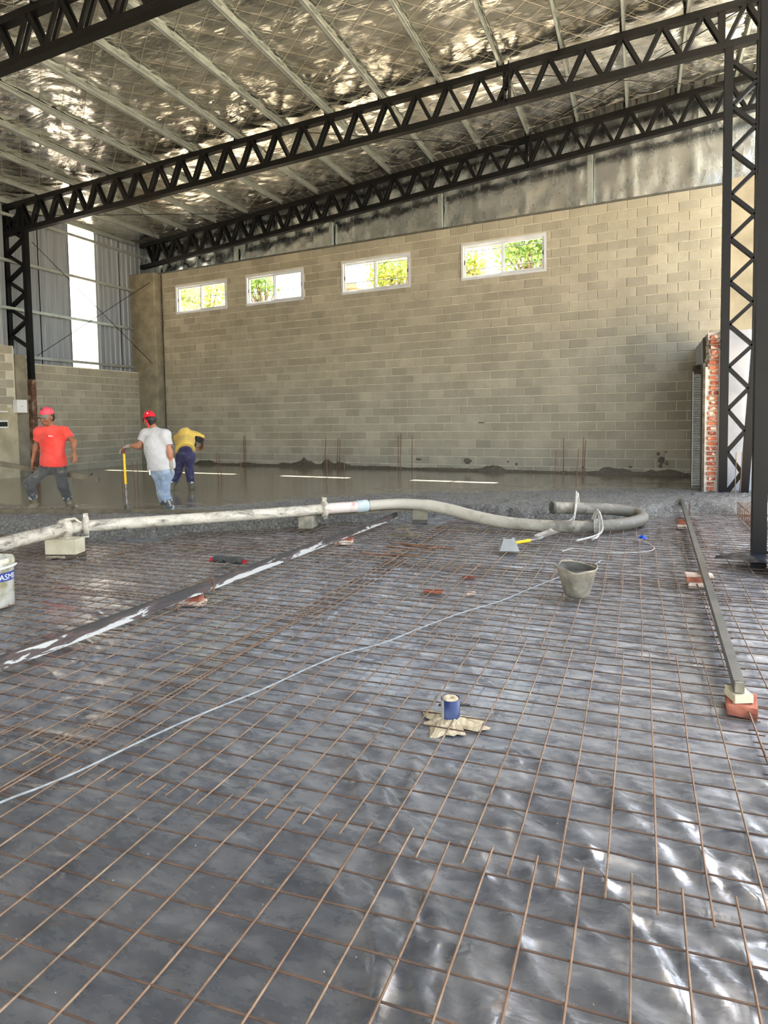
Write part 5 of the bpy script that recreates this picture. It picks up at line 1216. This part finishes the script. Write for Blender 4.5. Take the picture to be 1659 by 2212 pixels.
S = SDF(.02); add_hand(S, J['wrR'], v(.08,.0,-1), v(-.6,.8,0), v(-.3,.9,0), 1.08, .55, .011); S.cap(J['wrR']+v(0,0,.03), J['wrR']+v(0,0,-.02), .034, .034); sdf_obj('glove', S, .007, 'glove_pale', P2)
shovel('shovel', loc2w(O2, (-.545,.04,.93)), loc2w(O2, (-.525,.02,.20)), loc2w(O2, (-.565,-.02,-.02)), .20, 'shovel with yellow handle standing under the grey-shirted worker\'s gloved hand', True, .62, upv=(math.cos(YAW), math.sin(YAW), 0))
mb = MB(); mb.box((-.118,-.11,.655), (.02,.012,.07), .3, jit=.004); o = bpy.data.objects.new('pocket_rag', mesh_of('pocket_rag', mb, M['white_print'])); COL.objects.link(o); o.parent = P2

# -- worker in a yellow shirt, bent over
J = dict(head=v(.0,.62,.86), neck=v(.0,.52,.97), chest=v(-.012,.36,1.00), belly=v(.03,.17,.90), pel=v(.072,.02,.72),
    shL=v(-.175,.40,1.00), shR=v(.150,.36,1.045), elL=v(-.20,.55,.76), wrL=v(-.10,.68,.58), elR=v(.290,.40,.98), wrR=v(.235,.60,.82),
    hipL=v(-.012,.02,.64), hipR=v(.155,.02,.64), knL=v(-.10,.06,.34), anL=v(-.205,-.06,.06), toeL=v(-.22,.08,.02), knR=v(.135,.02,.34), anR=v(.172,.03,.06), toeR=v(.16,.18,.02))
S = SDF(.035); limb_body(S, J, 1.0); head(S, J['head'], v(-.1,.5,-.85), v(0,.85,.5), 1.0)
add_hand(S, J['wrL'], v(.2,.3,-.9), v(0,-1,0), v(1,0,0), 1., .8); add_hand(S, J['wrR'], v(-.5,.5,-.6), v(0,-1,0), v(-1,0,0), 1., .8)
O3 = (-8.10,10.0,.14); P3 = place(sdf_obj('person', S, .009, 'skin'), O3); tag(P3, 'worker in mustard yellow shirt and navy trousers bent over the concrete', 'person')
face_bits(P3, J['head'], v(-.1,.5,-.85), v(0,.85,.5))
clothes(P3, J, 1.0, 'shirt_yellow', 'trousers_navy', .55, .045, (('boot_grey','boot'),('boot_grey','boot')), seed=21, boot_h=.62)
S = SDF(.03); S.rip = .003; e = J['shR']*.5+J['elR']*.5; S.cap(J['shR']*.75+J['elR']*.25+v(.0,-.03,-.03), J['elR']*.95+J['shR']*.05+v(-.02,-.02,-.03), .068, .064); S.cap(J['elR']+v(-.01,-.02,-.02), J['elR']*.6+J['wrR']*.4, .058, .052, flat=True); sdf_obj('black_sleeve', S, .010, 'shirt_black', P3)
S = SDF(.02); S.cap(J['shR']+v(.03,-.01,.03), J['elR']+v(.0,-.015,.035), .052, .046); S.cap(J['elR']+v(.01,-.01,.03), J['elR']*.55+J['wrR']*.45+v(.02,-.01,.03), .045, .038); sdf_obj('sleeve_stripe', S, .010, 'shirt_yellow', P3)
upd = unit(J['chest']-J['pel']); S = SDF(.02); S.cap(J['pel']+upd*.02, J['pel']+upd*.115, .150, .146, flat=True); S.cut(J['pel']+upd*.075, -upd); sdf_obj('belt', S, .009, 'belt', P3)
S = SDF(.03); S.cap(J['head']+v(0,.03,.03), J['head']+v(0,.05,-.01), .095, .092); sdf_obj('hair', S, .012, 'hair', P3)

# ------------------------------------------------------------------ outside: trees behind the wall, yard at the right
def tree(name, x, y, h, cz, rad, n, mat, label, seed, group='trees behind the back wall', leaf_s=.16):
    t = thing(name, (x, y, -.03), label, 'tree', group); rnd = random.Random(seed); mb = MB()
    mb.tube(smooth_path([(x,y,-.03),(x+.1,y,cz*.45),(x-.1,y+.1,cz*.8),(x,y,cz+rad*.5)], 5), [.2-.0085*i for i in range(16)], 9)
    cl = []
    for k in range(9):
        a = rnd.uniform(0, 6.28); e = rnd.uniform(-.15, 1.0); q = (x+rad*.8*math.cos(a)*math.cos(e), y+rad*.8*math.sin(a)*math.cos(e), cz+rad*.75*math.sin(e)); cl.append(q)
        mb.tube([(x,y,cz*.62+.1*k), ((x+q[0])/2+.1,(y+q[1])/2,(cz*.8+q[2])/2), q], [.07,.05,.015], 6)
    part('trunk', mb, M['bark'], t)
    R_ = np.random.default_rng(seed); C_ = np.array(cl+[(x,y,cz)])[R_.integers(0, len(cl)+1, n)]; P = C_+R_.normal(size=(n,3))*rad*.30
    A = R_.normal(size=(n,3)); A /= np.linalg.norm(A, axis=1)[:,None]; B = np.cross(A, R_.normal(size=(n,3))); B /= np.linalg.norm(B, axis=1)[:,None]; sz = leaf_s*R_.uniform(.6,1.3,n)[:,None]
    V = np.stack([P-A*sz*.6, P+B*sz*.32, P+A*sz*.6, P-B*sz*.32], 1).reshape(-1,3); Fq = np.arange(n*4).reshape(-1,4)
    lm = MB(); lm.v = [tuple(q) for q in V.tolist()]; lm.f = [tuple(q) for q in Fq.tolist()]; lm.m = [0]*n; lm.sm = [False]*n
    part('foliage', lm, M[mat], t, kind='stuff', attrs={'tint': np.repeat(R_.random(n), 4)})
tree('leafy_tree', -17.0, 22.6, 9, 6.5, 1.35, 3600, 'leaf_yellow', 'green leafy tree seen through the far left window', 1, leaf_s=.14)
tree('leafy_tree', -14.3, 22.8, 9, 6.7, 0.72, 1300, 'leaf', 'green leafy tree in the left half of the second window', 2, leaf_s=.14)
tree('leafy_tree', -8.35, 22.3, 9, 6.55, 0.80, 2000, 'leaf_yellow', 'yellowing leafy tree in the right half of the third window', 3, leaf_s=.14)
tree('leafy_tree', -5.75, 22.6, 9, 6.6, 0.62, 1300, 'leaf_yellow', 'yellow-green tree in the left pane of the nearest window', 4, leaf_s=.14)
tree('leafy_tree', -3.55, 22.4, 9, 6.8, 0.92, 3000, 'leaf', 'thick green tree in the right pane of the nearest window', 5, leaf_s=.14)
mb = MB(); mb.box((-11.5,25.5,3.4), (.9,1.2,7.0)); mb.box((-11.5,25.5,6.98), (1.1,1.4,.2)); solo('water_tower', mb, M['concrete_grey'], (-11.6,25.5,-.06), 'grey roof block behind the left pane of the third window', 'building')
for i, (a, b) in enumerate((((-30,21,7.3),(8,20.0,7.0)), ((-30,21,6.8),(8,20.0,6.4)))):
    mb = MB(); pts = [Vector(a).lerp(Vector(b), k/20)-Vector((0,0,.5*math.sin(math.pi*k/20))) for k in range(21)]; mb.tube(pts, .012, 6); solo('overhead_cable', mb, M['black_rubber'], (-11,20.5,6), 'overhead cable beyond the back wall, %s' % ('upper one' if i == 0 else 'lower one'), 'cable', 'overhead cables')
tree('leafy_shrub', 4.0, 19.0, 5, 3.4, 1.2, 2600, 'leaf', 'green shrub outside at the right edge', 8, 'yard plants', .14)
tree('leafy_tree', 6.5, 27.0, 9, 6.6, 2.2, 3200, 'leaf', 'green tree far outside at the right edge', 9, 'yard plants')
t = thing('white_house', (5.6,24,-.03), 'bright white house outside at the right edge', 'house')
mb = MB(); mb.box((6.2,24.5,1.9), (5.6,3.4,4.0)); part('wall', mb, M['white_paint'], t); mb = MB(); mb.box((6.2,24.5,4.0), (6.0,3.8,.25)); part('roof', mb, M['concrete_grey'], t)
mb = MB(); mb.box((3.9,22.76,2.2), (.8,.06,1.0)); part('window', mb, M['sheet_metal'], t)
mb = MB(); mb.box((2.35,12.6,.55), (.10,.08,.9)); solo('yellow_level', mb, M['yellow'], (2.35,12.6,.1), 'yellow tool leaning at the right edge behind the nearest column', 'tool')
t = thing('orange_crate', (2.15,9.4,0), 'tan crate at the right edge behind the nearest column', 'crate')
mb = MB(); mb.box((2.15,9.4,.17), (.6,.5,.32)); part('body', mb, M['orange'], t); mb = MB(); mb.box((2.15,9.4,.34), (.64,.54,.03)); part('lid', mb, M['orange'], t)
